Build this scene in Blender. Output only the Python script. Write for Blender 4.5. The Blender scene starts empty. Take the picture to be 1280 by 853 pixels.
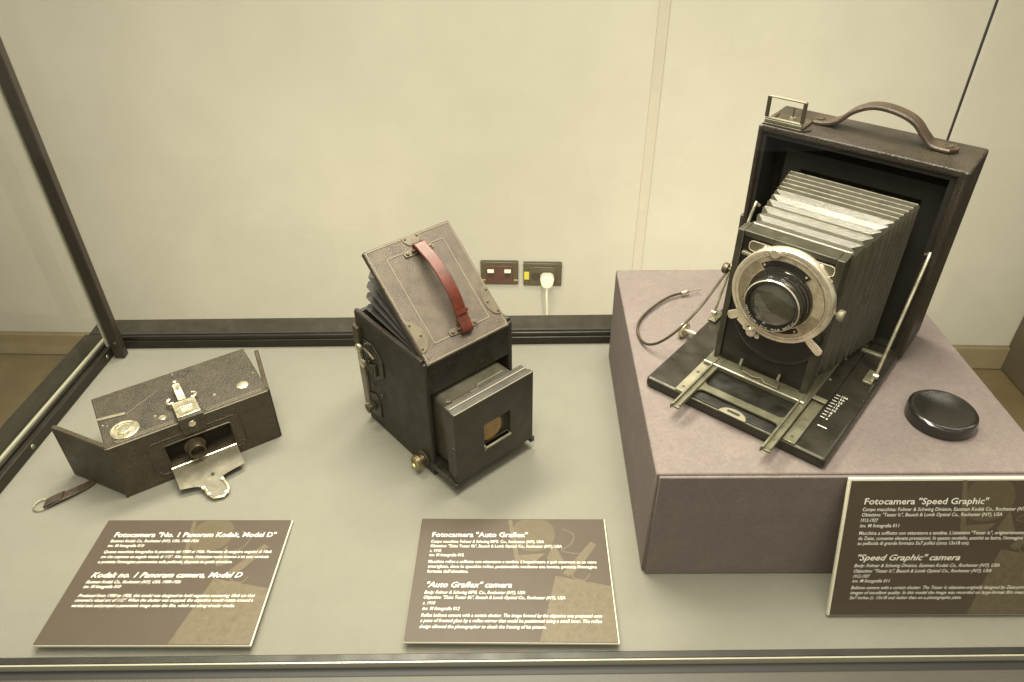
import bpy, bmesh, math, random
from mathutils import Matrix, Vector
C = bpy.context.scene.collection
SC = bpy.context.scene
R = math.radians
random.seed(7)

# ------------------------------------------------------------------ camera
cam_d = bpy.data.cameras.new('camera'); cam = bpy.data.objects.new('camera', cam_d); C.objects.link(cam)
cam_d.sensor_width = 36.0; cam_d.lens = 906.4577 / 1280 * 36.0
cam_d.clip_start = 0.02; cam_d.clip_end = 50
PITCH, ROLL, EYE = 0.632993, -0.01093, 0.649658
_cp, _sp, _c, _s = math.cos(PITCH), math.sin(PITCH), math.cos(ROLL), math.sin(ROLL)
_r = Vector((1, 0, 0)); _u = Vector((0, _sp, _cp)); _f = Vector((0, _cp, -_sp))
_r2 = _c * _r + _s * _u; _u2 = -_s * _r + _c * _u
_m = Matrix((_r2, _u2, -_f)).transposed().to_4x4(); _m.translation = (0, 0, EYE)
cam.matrix_world = _m
SC.camera = cam

# ------------------------------------------------------------------ world, lamps, exposure
W = bpy.data.worlds.new('World'); SC.world = W; W.use_nodes = True
W.node_tree.nodes['Background'].inputs[0].default_value = (1.0, 0.93, 0.78, 1)
W.node_tree.nodes['Background'].inputs[1].default_value = 0.38

def area(name, loc, target, sx, sy, power, col=(1, 0.93, 0.785)):
    d = bpy.data.lights.new(name, 'AREA'); d.shape = 'RECTANGLE'; d.size = sx; d.size_y = sy
    d.energy = power; d.color = col
    o = bpy.data.objects.new(name, d); C.objects.link(o); o.location = loc
    o.rotation_euler = (Vector(target) - Vector(loc)).to_track_quat('-Z', 'Y').to_euler()
    return o
area('case_lamp', (-0.25, 1.10, 1.15), (0.06, 0.50, 0.0), 0.8, 0.22, 32)
area('case_lamp', (0.08, 0.48, 1.25), (0.05, 0.5, 0.0), 1.0, 0.2, 32)
area('room_fill', (0.3, 0.95, 1.5), (0.3, 1.95, -0.3), 5.0, 0.3, 26)  # unseen wide fill, stretched to light the wall evenly
area('room_fill', (0.0, -1.3, 2.3), (0.0, 1.2, -0.2), 2.0, 0.6, 38)  # unseen fill added behind the viewpoint to lift the front faces
area('room_fill', (-0.05, 0.98, -0.42), (0.0, 1.95, -0.40), 0.9, 0.2, 8)  # unseen low fill, added behind the cabinet to even out the wall
area('room_fill', (0.45, 0.98, -0.36), (1.5, 1.75, -0.55), 0.2, 0.2, 15)  # unseen fill added behind the cabinet for the right of the wall
area('room_fill', (-0.50, 0.98, -0.36), (-1.6, 1.8, -0.40), 0.2, 0.2, 11)  # unseen fill added behind the cabinet for the left of the wall
SC.view_settings.view_transform = 'Standard'; SC.view_settings.look = 'None'
SC.view_settings.exposure = 0.0; SC.view_settings.gamma = 1.0
SC.view_settings.use_curve_mapping = False
SC.cycles.max_bounces = 8; SC.cycles.transparent_max_bounces = 12
SC.cycles.use_denoising = True

# ------------------------------------------------------------------ materials
def mat(name, col, rough=0.5, metal=0.0, var=0.0, vscale=30.0, bump=0.0, bscale=200.0, kind='noise', spec=0.5,
        dust=0.0, dustcol=(0.55, 0.5, 0.38), dscale=14.0, rvar=0.0, coat=0.0, grain=0.45):
    m = bpy.data.materials.new(name); m.use_nodes = True
    nt = m.node_tree; N = nt.nodes; Lk = nt.links
    b = N['Principled BSDF']
    b.inputs['Base Color'].default_value = (*col, 1); b.inputs['Roughness'].default_value = rough
    b.inputs['Metallic'].default_value = metal; b.inputs['Specular IOR Level'].default_value = spec
    b.inputs['Coat Weight'].default_value = coat
    tc = N.new('ShaderNodeTexCoord')
    out = None
    if var:
        n = N.new('ShaderNodeTexNoise'); n.inputs['Scale'].default_value = vscale; n.inputs['Detail'].default_value = 6
        n.inputs['Roughness'].default_value = 0.65
        Lk.new(tc.outputs['Object'], n.inputs['Vector'])
        mx = N.new('ShaderNodeMix'); mx.data_type = 'RGBA'
        mx.inputs['A'].default_value = (*[c * (1 - var) for c in col], 1)
        mx.inputs['B'].default_value = (*[min(1, c * (1 + var)) for c in col], 1)
        rp = N.new('ShaderNodeMapRange'); rp.inputs['From Min'].default_value = 0.3; rp.inputs['From Max'].default_value = 0.7
        Lk.new(n.outputs['Fac'], rp.inputs['Value']); Lk.new(rp.outputs['Result'], mx.inputs['Factor'])
        out = mx.outputs['Result']
    if dust:
        n2 = N.new('ShaderNodeTexNoise'); n2.inputs['Scale'].default_value = dscale; n2.inputs['Detail'].default_value = 9
        n2.inputs['Roughness'].default_value = 0.75
        Lk.new(tc.outputs['Object'], n2.inputs['Vector'])
        r2 = N.new('ShaderNodeMapRange'); r2.inputs['From Min'].default_value = 0.48; r2.inputs['From Max'].default_value = 0.72
        r2.inputs['To Max'].default_value = dust
        Lk.new(n2.outputs['Fac'], r2.inputs['Value'])
        m2 = N.new('ShaderNodeMix'); m2.data_type = 'RGBA'
        if out: Lk.new(out, m2.inputs['A'])
        else: m2.inputs['A'].default_value = (*col, 1)
        m2.inputs['B'].default_value = (*dustcol, 1)
        Lk.new(r2.outputs['Result'], m2.inputs['Factor']); out = m2.outputs['Result']
    if out: Lk.new(out, b.inputs['Base Color'])
    if rvar:
        n3 = N.new('ShaderNodeTexNoise'); n3.inputs['Scale'].default_value = dscale * 2; n3.inputs['Detail'].default_value = 6
        Lk.new(tc.outputs['Object'], n3.inputs['Vector'])
        r3 = N.new('ShaderNodeMapRange'); r3.inputs['From Min'].default_value = 0.3; r3.inputs['From Max'].default_value = 0.7
        r3.inputs['To Min'].default_value = max(0.03, rough - rvar); r3.inputs['To Max'].default_value = min(1, rough + rvar)
        Lk.new(n3.outputs['Fac'], r3.inputs['Value']); Lk.new(r3.outputs['Result'], b.inputs['Roughness'])
    if bump:
        bp = N.new('ShaderNodeBump'); bp.inputs['Strength'].default_value = bump; bp.inputs['Distance'].default_value = 0.0006
        if kind == 'leather':
            v = N.new('ShaderNodeTexVoronoi'); v.inputs['Scale'].default_value = bscale
            nn = N.new('ShaderNodeTexNoise'); nn.inputs['Scale'].default_value = bscale * 0.35; nn.inputs['Detail'].default_value = 4
            Lk.new(tc.outputs['Object'], nn.inputs['Vector'])
            ad = N.new('ShaderNodeVectorMath'); ad.operation = 'MULTIPLY_ADD'
            ad.inputs[1].default_value = (0.0016,) * 3
            Lk.new(nn.outputs['Color'], ad.inputs[0]); Lk.new(tc.outputs['Object'], ad.inputs[2])
            Lk.new(ad.outputs['Vector'], v.inputs['Vector']); Lk.new(v.outputs['Distance'], bp.inputs['Height'])
            rg = N.new('ShaderNodeMapRange'); rg.inputs['From Min'].default_value = 0.1; rg.inputs['From Max'].default_value = 0.75
            rg.inputs['To Min'].default_value = 1.0 + grain; rg.inputs['To Max'].default_value = 1.0 - grain
            Lk.new(v.outputs['Distance'], rg.inputs['Value'])
            vm = N.new('ShaderNodeVectorMath'); vm.operation = 'SCALE'
            if out: Lk.new(out, vm.inputs[0])
            else: vm.inputs[0].default_value = col
            Lk.new(rg.outputs['Result'], vm.inputs['Scale']); Lk.new(vm.outputs['Vector'], b.inputs['Base Color'])
        else:
            v = N.new('ShaderNodeTexNoise'); v.inputs['Scale'].default_value = bscale; v.inputs['Detail'].default_value = 3
            Lk.new(tc.outputs['Object'], v.inputs['Vector']); Lk.new(v.outputs['Fac'], bp.inputs['Height'])
        Lk.new(bp.outputs['Normal'], b.inputs['Normal'])
    return m

def glass_mat(name, f0=0.05, tint=(0.97, 0.98, 0.95), reflect_streak=0.0):
    m = bpy.data.materials.new(name); m.use_nodes = True
    nt = m.node_tree; N = nt.nodes; Lk = nt.links
    N.remove(N['Principled BSDF'])
    t = N.new('ShaderNodeBsdfTransparent'); t.inputs[0].default_value = (*tint, 1)
    g = N.new('ShaderNodeBsdfGlossy'); g.inputs['Roughness'].default_value = 0.0
    lw = N.new('ShaderNodeLayerWeight'); lw.inputs['Blend'].default_value = 0.5      # Schlick's law, the same from both sides
    pw = N.new('ShaderNodeMath'); pw.operation = 'POWER'; pw.inputs[1].default_value = 5.0
    ma = N.new('ShaderNodeMath'); ma.operation = 'MULTIPLY_ADD'; ma.inputs[1].default_value = 1 - f0; ma.inputs[2].default_value = f0
    Lk.new(lw.outputs['Facing'], pw.inputs[0]); Lk.new(pw.outputs[0], ma.inputs[0])
    mx = N.new('ShaderNodeMixShader')
    Lk.new(ma.outputs[0], mx.inputs[0]); Lk.new(t.outputs[0], mx.inputs[1]); Lk.new(g.outputs[0], mx.inputs[2])
    last = mx.outputs[0]
    if reflect_streak:                                                    # pale reflection streaks painted into the pane as a diffuse film
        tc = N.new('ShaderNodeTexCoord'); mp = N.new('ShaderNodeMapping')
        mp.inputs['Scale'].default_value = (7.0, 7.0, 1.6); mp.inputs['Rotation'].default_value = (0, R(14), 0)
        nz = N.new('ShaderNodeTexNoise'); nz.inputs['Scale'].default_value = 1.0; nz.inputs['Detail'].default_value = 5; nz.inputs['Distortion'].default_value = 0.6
        rp = N.new('ShaderNodeMapRange'); rp.inputs['From Min'].default_value = 0.45; rp.inputs['From Max'].default_value = 0.75; rp.inputs['To Max'].default_value = reflect_streak
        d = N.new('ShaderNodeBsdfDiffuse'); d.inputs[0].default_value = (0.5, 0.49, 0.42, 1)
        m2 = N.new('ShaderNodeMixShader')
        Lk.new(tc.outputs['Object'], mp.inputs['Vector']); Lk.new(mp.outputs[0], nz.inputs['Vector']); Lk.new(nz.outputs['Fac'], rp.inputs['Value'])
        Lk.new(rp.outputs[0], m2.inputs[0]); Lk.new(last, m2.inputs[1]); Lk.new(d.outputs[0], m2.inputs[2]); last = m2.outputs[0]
    Lk.new(last, N['Material Output'].inputs['Surface'])
    return m

M = dict(
    wall=mat('wall_plaster', (0.362, 0.34, 0.287), 0.9, var=0.06, vscale=2.2, bump=0.25, bscale=160, spec=0.2),
    strip=mat('wall_strip_tone', (0.352, 0.32, 0.262), 0.8, var=0.06, vscale=6, spec=0.2),  # slightly darker than the wall plaster
    floor_room=mat('room_floor_brown', (0.135, 0.1, 0.05), 0.45, var=0.25, vscale=5, bump=0.2, bscale=60, rvar=0.1),
    skirt=mat('skirting_wood', (0.18, 0.145, 0.08), 0.6, var=0.15, vscale=8),
    partition=mat('partition_board', (0.04875, 0.03675, 0.01875), 0.6, var=0.2, vscale=4, bump=0.2, bscale=90),
    case_floor=mat('case_floor_board', (0.166, 0.16, 0.131), 0.75, var=0.05, vscale=9, bump=0.5, bscale=420, spec=0.25, dust=0.12, dustcol=(0.1, 0.1167, 0.08333), dscale=60),
    cabinet=mat('cabinet_paint', (0.05, 0.046, 0.033), 0.5, var=0.12, vscale=14, bump=0.2, bscale=300),
    frame=mat('frame_dark_metal', (0.014, 0.01133, 0.007002), 0.38, var=0.2, vscale=25, rvar=0.1, dust=0.15, dustcol=(0.03334, 0.02833, 0.01834), dscale=30),
    rail=mat('rail_dark_metal', (0.01875, 0.01612, 0.01125), 0.42, metal=0.3, var=0.25, vscale=40, rvar=0.1),
    post=mat('post_dark_metal', (0.024, 0.018, 0.012), 0.4, var=0.2, vscale=40),
    gasket=mat('gasket_rubber', (0.012, 0.011, 0.009), 0.6),
    seal=mat('glass_edge', (0.3, 0.29, 0.215), 0.25, spec=0.6),
    glass=glass_mat('case_glass', 0.03), glass_back=glass_mat('reflect_streak_glass', 0.036, reflect_streak=0.09),  # back pane carries painted reflection streaks
    plinth=mat('plinth_mauve_cloth', (0.152, 0.1245, 0.1165), 0.95, var=0.12, vscale=260, bump=0.7, bscale=900, spec=0.1, dust=0.06, dscale=25),
    leather=mat('black_leather', (0.01505, 0.01266, 0.00821), 0.5, var=0.3, vscale=60, bump=0.9, bscale=600, kind='leather', dust=0.25, dustcol=(0.04789, 0.03934, 0.02395), dscale=22, rvar=0.12),
    leather_lid=mat('worn_leather', (0.066, 0.0475, 0.032), 0.40, var=0.35, vscale=70, bump=0.7, bscale=1050, grain=0.25, kind='leather', dust=0.4, dustcol=(0.1579, 0.1316, 0.08421), dscale=18, rvar=0.12),
    leather_pan=mat('grained_leather', (0.03803, 0.02953, 0.01834), 0.5, var=0.35, vscale=60, bump=1.0, bscale=560, grain=0.3, kind='leather', dust=0.3, dustcol=(0.08951, 0.07381, 0.04474), dscale=26, rvar=0.1),
    leather_top=mat('brown_leather', (0.02501, 0.01819, 0.01099), 0.46, var=0.3, vscale=30, bump=0.6, bscale=600, kind='leather', dust=0.35, dustcol=(0.04548, 0.03411, 0.02084), dscale=14, rvar=0.12),
    strap_red=mat('red_brown_strap', (0.075, 0.015, 0.0072), 0.34, var=0.4, vscale=80, bump=0.4, bscale=700, rvar=0.08, spec=0.5),
    strap=mat('brown_strap', (0.04, 0.026, 0.0145), 0.42, var=0.35, vscale=70, bump=0.5, bscale=600, rvar=0.1),
    black=mat('black_paint', (0.008232, 0.007413, 0.005353), 0.4, var=0.3, vscale=60, dust=0.1, dustcol=(0.02883, 0.0247, 0.01647), dscale=30, rvar=0.12),
    inside=mat('dark_interior', (0.0084, 0.0072, 0.0048), 0.7, var=0.4, vscale=40),
    wood=mat('ebonised_wood', (0.01544, 0.01324, 0.00882), 0.33, var=0.35, vscale=50, dust=0.12, dustcol=(0.03971, 0.03529, 0.02206), dscale=24, rvar=0.12),
    board=mat('lens_cover_board', (0.02274, 0.01971, 0.01364), 0.45, var=0.25, vscale=70, dust=0.25, dustcol=(0.03789, 0.03335, 0.02274), dscale=30, rvar=0.12),
    brass=mat('aged_brass', (0.42, 0.34, 0.17), 0.35, metal=0.9, var=0.35, vscale=120, rvar=0.12),
    nickel=mat('worn_nickel', (0.62, 0.57, 0.42), 0.3, metal=0.85, var=0.25, vscale=130, dust=0.3, dustcol=(0.5, 0.44, 0.3), dscale=60, rvar=0.12),
    satin=mat('satin_nickel_plate', (0.225, 0.2062, 0.1469), 0.5, metal=0.5, var=0.2, vscale=60, dust=0.3, dustcol=(0.1875, 0.1625, 0.1062), dscale=40, rvar=0.1),
    olive=mat('olive_metal', (0.1467, 0.14, 0.09333), 0.38, metal=0.5, var=0.25, vscale=60, dust=0.3, dustcol=(0.1333, 0.12, 0.07333), dscale=45, rvar=0.12),
    olive_dark=mat('dark_olive_paint', (0.0375, 0.03529, 0.02294), 0.4, metal=0.2, var=0.25, vscale=60, dust=0.3, dustcol=(0.06618, 0.06176, 0.03971), dscale=45, rvar=0.12),
    silver=mat('shutter_silver', (0.7, 0.63, 0.5), 0.26, metal=0.72, var=0.2, vscale=90, rvar=0.08),
    bronze=mat('dark_bronze', (0.08125, 0.06562, 0.04063), 0.42, metal=0.6, var=0.35, vscale=90, rvar=0.1),
    plate=mat('corner_plate_metal', (0.1062, 0.0875, 0.0575), 0.45, metal=0.3, var=0.25, vscale=80, rvar=0.1),
    line=mat('pale_tooling_line', (0.2, 0.1706, 0.1118), 0.5),
    lens_glass=mat('lens_glass', (0.045, 0.042, 0.03), 0.05, spec=0.9, coat=1.0, var=0.5, vscale=40),
    amber=mat('amber_glass', (0.2471, 0.1412, 0.04118), 0.3, var=0.35, vscale=90),
    bellows=mat('bellows_cloth', (0.058, 0.053, 0.037), 0.34, spec=0.9, var=0.25, vscale=60, bump=0.4, bscale=800, rvar=0.1),
    bellows_dark=mat('bellows_leather', (0.01125, 0.009372, 0.006), 0.55, var=0.35, vscale=60, bump=0.5, bscale=800),
    dial=mat('tarnished_dial', (0.52, 0.44, 0.3), 0.36, metal=0.5, var=0.3, vscale=150, bump=0.3, bscale=1500, rvar=0.1, dust=0.4, dustcol=(0.3, 0.23, 0.14), dscale=70),
    flap_metal=mat('tarnished_flap', (0.115, 0.102, 0.07), 0.5, metal=0.25, var=0.3, vscale=45, dust=0.5, dustcol=(0.07, 0.058, 0.035), dscale=50, rvar=0.1, bump=0.15, bscale=500),
    worn_lit_fold=mat('worn_lit_fold_edge', (0.2, 0.18, 0.125), 0.5, var=0.5, vscale=120),  # paler than the cloth: wear, and light on the crests painted in
    cap=mat('black_bakelite', (0.012, 0.011, 0.009), 0.13, spec=0.6, coat=0.3),
    acrylic=mat('acrylic_edge', (0.6, 0.5667, 0.4333), 0.2, spec=0.5),
    print_base=mat('print_brown', (0.06, 0.0448, 0.031), 0.5, spec=0.3, var=0.06, vscale=30),
    print_pale=mat('print_pale_brown', (0.1068, 0.08409, 0.05227), 0.5, spec=0.3, var=0.16, vscale=160),
    print_mid=mat('print_mid_brown', (0.08696, 0.06739, 0.04), 0.5, spec=0.3, var=0.1, vscale=60),
    ink=mat('white_ink', (0.69, 0.67, 0.59), 0.6),
    socket_red=mat('socket_maroon', (0.06667, 0.025, 0.01667), 0.4, var=0.15, vscale=40),
    socket=mat('socket_brown', (0.05556, 0.04167, 0.01944), 0.4, var=0.15, vscale=40),
    socket_dark=mat('socket_dark', (0.02778, 0.01667, 0.01111), 0.4),
    white=mat('white_plastic', (0.624, 0.608, 0.496), 0.35),
    yellow=mat('yellow_tag', (0.45, 0.3875, 0.03125), 0.5),
)

# ------------------------------------------------------------------ helpers
class MB:
    def __init__(s, xf=None): s.bm = bmesh.new(); s.xf = xf or Matrix()
    def _v(s, p): return s.bm.verts.new(s.xf @ Vector(p))
    def face(s, vs):
        try: return s.bm.faces.new(vs)
        except ValueError: return None
    def box(s, x0, x1, y0, y1, z0, z1, rot=None):
        P = [(x, y, z) for x in (x0, x1) for y in (y0, y1) for z in (z0, z1)]
        if rot is not None:
            c = Vector(((x0 + x1) / 2, (y0 + y1) / 2, (z0 + z1) / 2))
            P = [c + rot @ (Vector(p) - c) for p in P]
        v = [s._v(p) for p in P]
        for f in ((0, 1, 3, 2), (4, 6, 7, 5), (0, 4, 5, 1), (2, 3, 7, 6), (0, 2, 6, 4), (1, 5, 7, 3)): s.face([v[i] for i in f])
        return s
    def tray(s, x0, x1, y0, y1, z0, z1, a0, a1, b0, b1, depth):
        """box whose front (y0) face has a pocket a0..a1 (x), b0..b1 (z), going in by depth"""
        o = [s._v((x, y0, z)) for x, z in ((x0, z0), (x1, z0), (x1, z1), (x0, z1))]
        k = [s._v((x, y1, z)) for x, z in ((x0, z0), (x1, z0), (x1, z1), (x0, z1))]
        i = [s._v((x, y0, z)) for x, z in ((a0, b0), (a1, b0), (a1, b1), (a0, b1))]
        d = [s._v((x, y0 + depth, z)) for x, z in ((a0, b0), (a1, b0), (a1, b1), (a0, b1))]
        for n in range(4):
            m = (n + 1) % 4
            s.face([o[n], o[m], i[m], i[n]]); s.face([i[n], i[m], d[m], d[n]]); s.face([o[m], o[n], k[n], k[m]])
        s.face(d); s.face(list(reversed(k)))
        return s
    def prism(s, poly, z0, z1):
        a = [s._v((x, y, z0)) for x, y in poly]; b = [s._v((x, y, z1)) for x, y in poly]
        s.face(list(reversed(a))); s.face(b); n = len(poly)
        for i in range(n): s.face([a[i], a[(i + 1) % n], b[(i + 1) % n], b[i]])
        return s
    def flat(s, poly, z):
        s.face([s._v((x, y, z)) for x, y in poly]); return s
    def lathe(s, prof, c, axis, seg=48, a0=0.0, a1=360.0, squash=1.0):
        ax = Vector(axis).normalized(); t = Vector((0, 0, 1)) if abs(ax.z) < 0.9 else Vector((1, 0, 0))
        e1 = t.cross(ax).normalized(); e2 = ax.cross(e1); c = Vector(c)
        full = abs(a1 - a0) >= 359.9; n = seg if full else seg + 1
        rings = []
        for r, h in prof:
            if r < 1e-7: rings.append([s._v(c + ax * h)]); continue
            rings.append([s._v(c + ax * h + (e1 * math.cos(a) + e2 * squash * math.sin(a)) * r)
                          for a in (R(a0 + (a1 - a0) * i / seg) for i in range(n))])
        for A, B in zip(rings, rings[1:]):
            m = n if full else n - 1
            for i in range(m):
                j = (i + 1) % n
                if len(A) == 1 and len(B) == 1: continue
                if len(A) == 1: s.face([A[0], B[j], B[i]])
                elif len(B) == 1: s.face([A[i], A[j], B[0]])
                else: s.face([A[i], A[j], B[j], B[i]])
        return s
    def cyl(s, p0, p1, r0, r1=None, seg=16):
        p0, p1 = Vector(p0), Vector(p1); d = (p1 - p0); r1 = r0 if r1 is None else r1
        return s.lathe([(0, 0), (r0, 0), (r1, d.length), (0, d.length)], p0, d, seg)
    def tube(s, pts, r, seg=8, closed=False):
        pts = [Vector(p) for p in pts]; n = len(pts); rings = []; prev = None
        for i, p in enumerate(pts):
            a = pts[(i - 1) % n] if (closed or i) else p; b = pts[(i + 1) % n] if (closed or i < n - 1) else p
            d = (b - a).normalized()
            if prev is None:
                t = Vector((0, 0, 1)) if abs(d.z) < 0.9 else Vector((1, 0, 0)); e1 = t.cross(d).normalized()
            else: e1 = (prev - d * prev.dot(d)).normalized()
            prev = e1; e2 = d.cross(e1); rr = r[i] if isinstance(r, (list, tuple)) else r
            rings.append([s._v(p + (e1 * math.cos(2 * math.pi * k / seg) + e2 * math.sin(2 * math.pi * k / seg)) * rr) for k in range(seg)])
        for i in range(n if closed else n - 1):
            A, B = rings[i], rings[(i + 1) % n]
            for k in range(seg): s.face([A[k], A[(k + 1) % seg], B[(k + 1) % seg], B[k]])
        if not closed: s.face(list(reversed(rings[0]))); s.face(rings[-1])
        return s
    def strap(s, pts, width, thick, side):
        """leather strap following pts; side = width direction; width may be a list"""
        pts = [Vector(p) for p in pts]; side = Vector(side).normalized(); n = len(pts); rings = []
        for i, p in enumerate(pts):
            d = (pts[min(i + 1, n - 1)] - pts[max(i - 1, 0)]).normalized()
            nr = side.cross(d).normalized(); w = (width[i] if isinstance(width, list) else width) / 2; h = thick / 2
            rings.append([s._v(p + side * a * w + nr * b * h) for a, b in ((-1, -.4), (-.88, -1), (.88, -1), (1, -.4), (1, .4), (.88, 1), (-.88, 1), (-1, .4))])
        for A, B in zip(rings, rings[1:]):
            for k in range(8): s.face([A[k], A[(k + 1) % 8], B[(k + 1) % 8], B[k]])
        s.face(list(reversed(rings[0]))); s.face(rings[-1])
        return s
    def build(s, name, material, parent=None, bevel=0.0, seg=2, sharp=32):
        bmesh.ops.recalc_face_normals(s.bm, faces=s.bm.faces[:])
        me = bpy.data.meshes.new(name); s.bm.to_mesh(me); s.bm.free()
        me.materials.append(material if not isinstance(material, str) else M[material])
        me.polygons.foreach_set('use_smooth', [True] * len(me.polygons))
        me.set_sharp_from_angle(angle=R(sharp))
        o = bpy.data.objects.new(name, me); C.objects.link(o)
        if parent: o.parent = parent
        if bevel:
            b = o.modifiers.new('bevel', 'BEVEL'); b.width = bevel; b.segments = seg; b.limit_method = 'ANGLE'; b.angle_limit = R(40)
            b.harden_normals = False
        return o

def tag(o, label=None, cat=None, group=None, kind=None):
    if label: o['label'] = label
    if cat: o['category'] = cat
    if group: o['group'] = group
    if kind: o['kind'] = kind
    return o
def thing(name, label, cat, loc=(0, 0, 0), rot=(0, 0, 0), group=None):
    o = bpy.data.objects.new(name, None); C.objects.link(o); o.empty_display_size = 0.02
    o.location = loc; o.rotation_euler = rot
    return tag(o, label, cat, group)
def smooth_path(pts, n=6):
    P = [Vector(p) for p in pts]; out = []
    for i in range(len(P) - 1):
        a, b, c, d = P[max(i - 1, 0)], P[i], P[i + 1], P[min(i + 2, len(P) - 1)]
        for k in range(n):
            t = k / n
            out.append(0.5 * ((2 * b) + (c - a) * t + (2 * a - 5 * b + 4 * c - d) * t * t + (3 * b - a - 3 * c + d) * t ** 3))
    return out + [P[-1]]
def rrect(x0, x1, y0, y1, r, n=5):
    out = []
    for cx, cy, a in ((x1 - r, y0 + r, -90), (x1 - r, y1 - r, 0), (x0 + r, y1 - r, 90), (x0 + r, y0 + r, 180)):
        for i in range(n + 1):
            t = R(a + 90 * i / n); out.append((cx + r * math.cos(t), cy + r * math.sin(t)))
    return out
def disc(x, y, r, n=20, sy=1.0): return [(x + r * math.cos(2 * math.pi * i / n), y + sy * r * math.sin(2 * math.pi * i / n)) for i in range(n)]

# ------------------------------------------------------------------ the room
GZ = -0.85
WY = 0.043                     # the wall is turned a little against the case
wall_m = Matrix.Translation((0.0, 1.94, 0)) @ Matrix.Rotation(-WY, 4, 'Z')
f = MB(); f.box(-6, 6, -3, 6, GZ - 0.05, GZ); tag(f.build('room_floor', 'floor_room'), kind='structure')
w = MB(wall_m); w.box(-6, 6, 0, 0.15, GZ - 0.04, 3.2); tag(w.build('room_wall', 'wall'), kind='structure')
k = MB(wall_m); k.box(-6, 6, -0.018, 0.002, GZ + 0.002, GZ + 0.088); tag(k.build('skirting_board', 'skirt', bevel=0.004), kind='structure')
k = MB(wall_m); k.box(0.371, 0.399, -0.003, 0.002, GZ + 0.09, 3.2); tag(k.build('wall_strip', 'strip', bevel=0.001), kind='structure')
p = MB(); p.box(1.60, 3.2, 1.50, 1.869, GZ + 0.001, 2.6); tag(p.build('partition_wall', 'partition', bevel=0.01), kind='structure')

# wall sockets
def socket(x0, x1, z0, z1, name, label, m, mi):
    t = thing(name, label, 'socket', wall_m @ Vector(((x0 + x1) / 2, -0.0005, (z0 + z1) / 2)), (0, 0, -WY), 'wall sockets behind the case')
    w_, h_ = (x1 - x0) / 2, (z1 - z0) / 2
    MB().box(-w_, w_, -0.012, 0, -h_, h_).build('back_box', m, t, bevel=0.003)
    MB().box(-w_ * 0.72, w_ * 0.72, -0.016, -0.0121, -h_ * 0.80, h_ * 0.72).build('face_plate', mi, t, bevel=0.002)
    for sx in (-1, 1):
        MB().box(sx * w_ * 0.86 - w_ * 0.13, sx * w_ * 0.86 + w_ * 0.13, -0.0145, -0.0121, -h_ * 0.66, -h_ * 0.5).build('screw_cover', 'brass' if mi == 'socket_red' else 'socket', t, bevel=0.0008)
    return t, w_, h_
t, w_, h_ = socket(-0.094, 0.022, -0.548, -0.466, 'wall_socket', 'maroon double wall socket with two small pale switches, nothing plugged in', 'socket', 'socket_red')
for sx in (-0.46, 0.44):
    MB().box(w_ * sx - 0.010, w_ * sx + 0.010, -0.020, -0.0161, 0.006, 0.018).build('switch', 'white', t, bevel=0.001)
    MB().box(w_ * sx - 0.009, w_ * sx + 0.009, -0.0168, -0.0161, -0.012, 0.004).build('pin_hole', 'socket_dark', t)
t, w_, h_ = socket(0.038, 0.156, -0.551, -0.469, 'wall_socket', 'brown wall socket with yellow tag and white plug pushed in', 'socket', 'socket')
MB().box(-w_ * 0.96, -w_ * 0.70, -0.0185, -0.0161, -0.014, 0.014).build('yellow_tag', 'yellow', t, bevel=0.001)
MB().lathe([(0.0, 0.0), (0.013, 0.0), (0.014, 0.0008), (0, 0.0009)], (-w_ * 0.36, -0.0162, -0.004), (0, -1, 0), 24).build('outlet', 'socket_dark', t)
pl = thing('mains_plug', 'white mains plug with white cable hanging down the wall', 'plug', wall_m @ Vector((0.111, -0.018, -0.515)), (0, 0, -WY))
MB(Matrix.Rotation(R(90), 4, 'X')).prism([(-0.022, 0.010), (-0.014, 0.019), (0.014, 0.019), (0.022, 0.010), (0.018, -0.012), (0.010, -0.023), (-0.010, -0.023), (-0.018, -0.012)], 0.0, 0.032).build('plug_body', 'white', pl, bevel=0.005, seg=3)
MB().tube(smooth_path([(0, -0.02, -0.02), (0, -0.02, -0.06), (0.002, -0.012, -0.12), (0.002, 0.006, -0.2), (0.002, 0.007, -0.33)]), 0.0034, 8).build('cable', 'white', pl)

# ------------------------------------------------------------------ the display case
case = thing('display_case', 'glass museum display case with dark metal frame and grey floor', 'display case', (0, 0.62, GZ))
def cz(): return MB(Matrix.Translation((0, -0.62, -GZ)))      # case children are written in room coordinates
def lx(y, off=0.0): return -0.590 - 0.063 * (0.876 - y) - off  # left inner edge
IB, IF, RX = 0.876, 0.3835, 0.552
b = cz(); b.prism([(lx(IF, 0.006), IF - 0.002), (RX, IF - 0.002), (RX, IB + 0.006), (lx(IB, 0.006), IB + 0.006)], -0.012, 0.0)
b.build('case_floor', 'case_floor', case)
b = cz(); b.prism([(lx(0.30, 0.05), 0.335), (RX + 0.05, 0.335), (RX + 0.05, 0.925), (lx(0.925, 0.05), 0.925)], GZ + 0.002, -0.0125)
b.build('base_cabinet', 'cabinet', case)
# back rails
b = cz(); b.box(lx(IB), RX, IB, IB + 0.007, 0.0005, 0.0135); b.box(lx(IB), RX, IB + 0.002, IB + 0.007, 0.0138, 0.0205); b.build('inner_rail', 'rail', case, bevel=0.0012)
b = cz(); b.box(lx(0.925, 0.0488), RX + 0.045, IB + 0.0115, 0.926, -0.012, 0.020); b.build('outer_frame', 'frame', case, bevel=0.002)
b = cz(); b.box(lx(0.88, 0.012), RX, IB + 0.0072, IB + 0.0112, 0.008, 0.0215); b.build('glass_seal', 'gasket', case)
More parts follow.
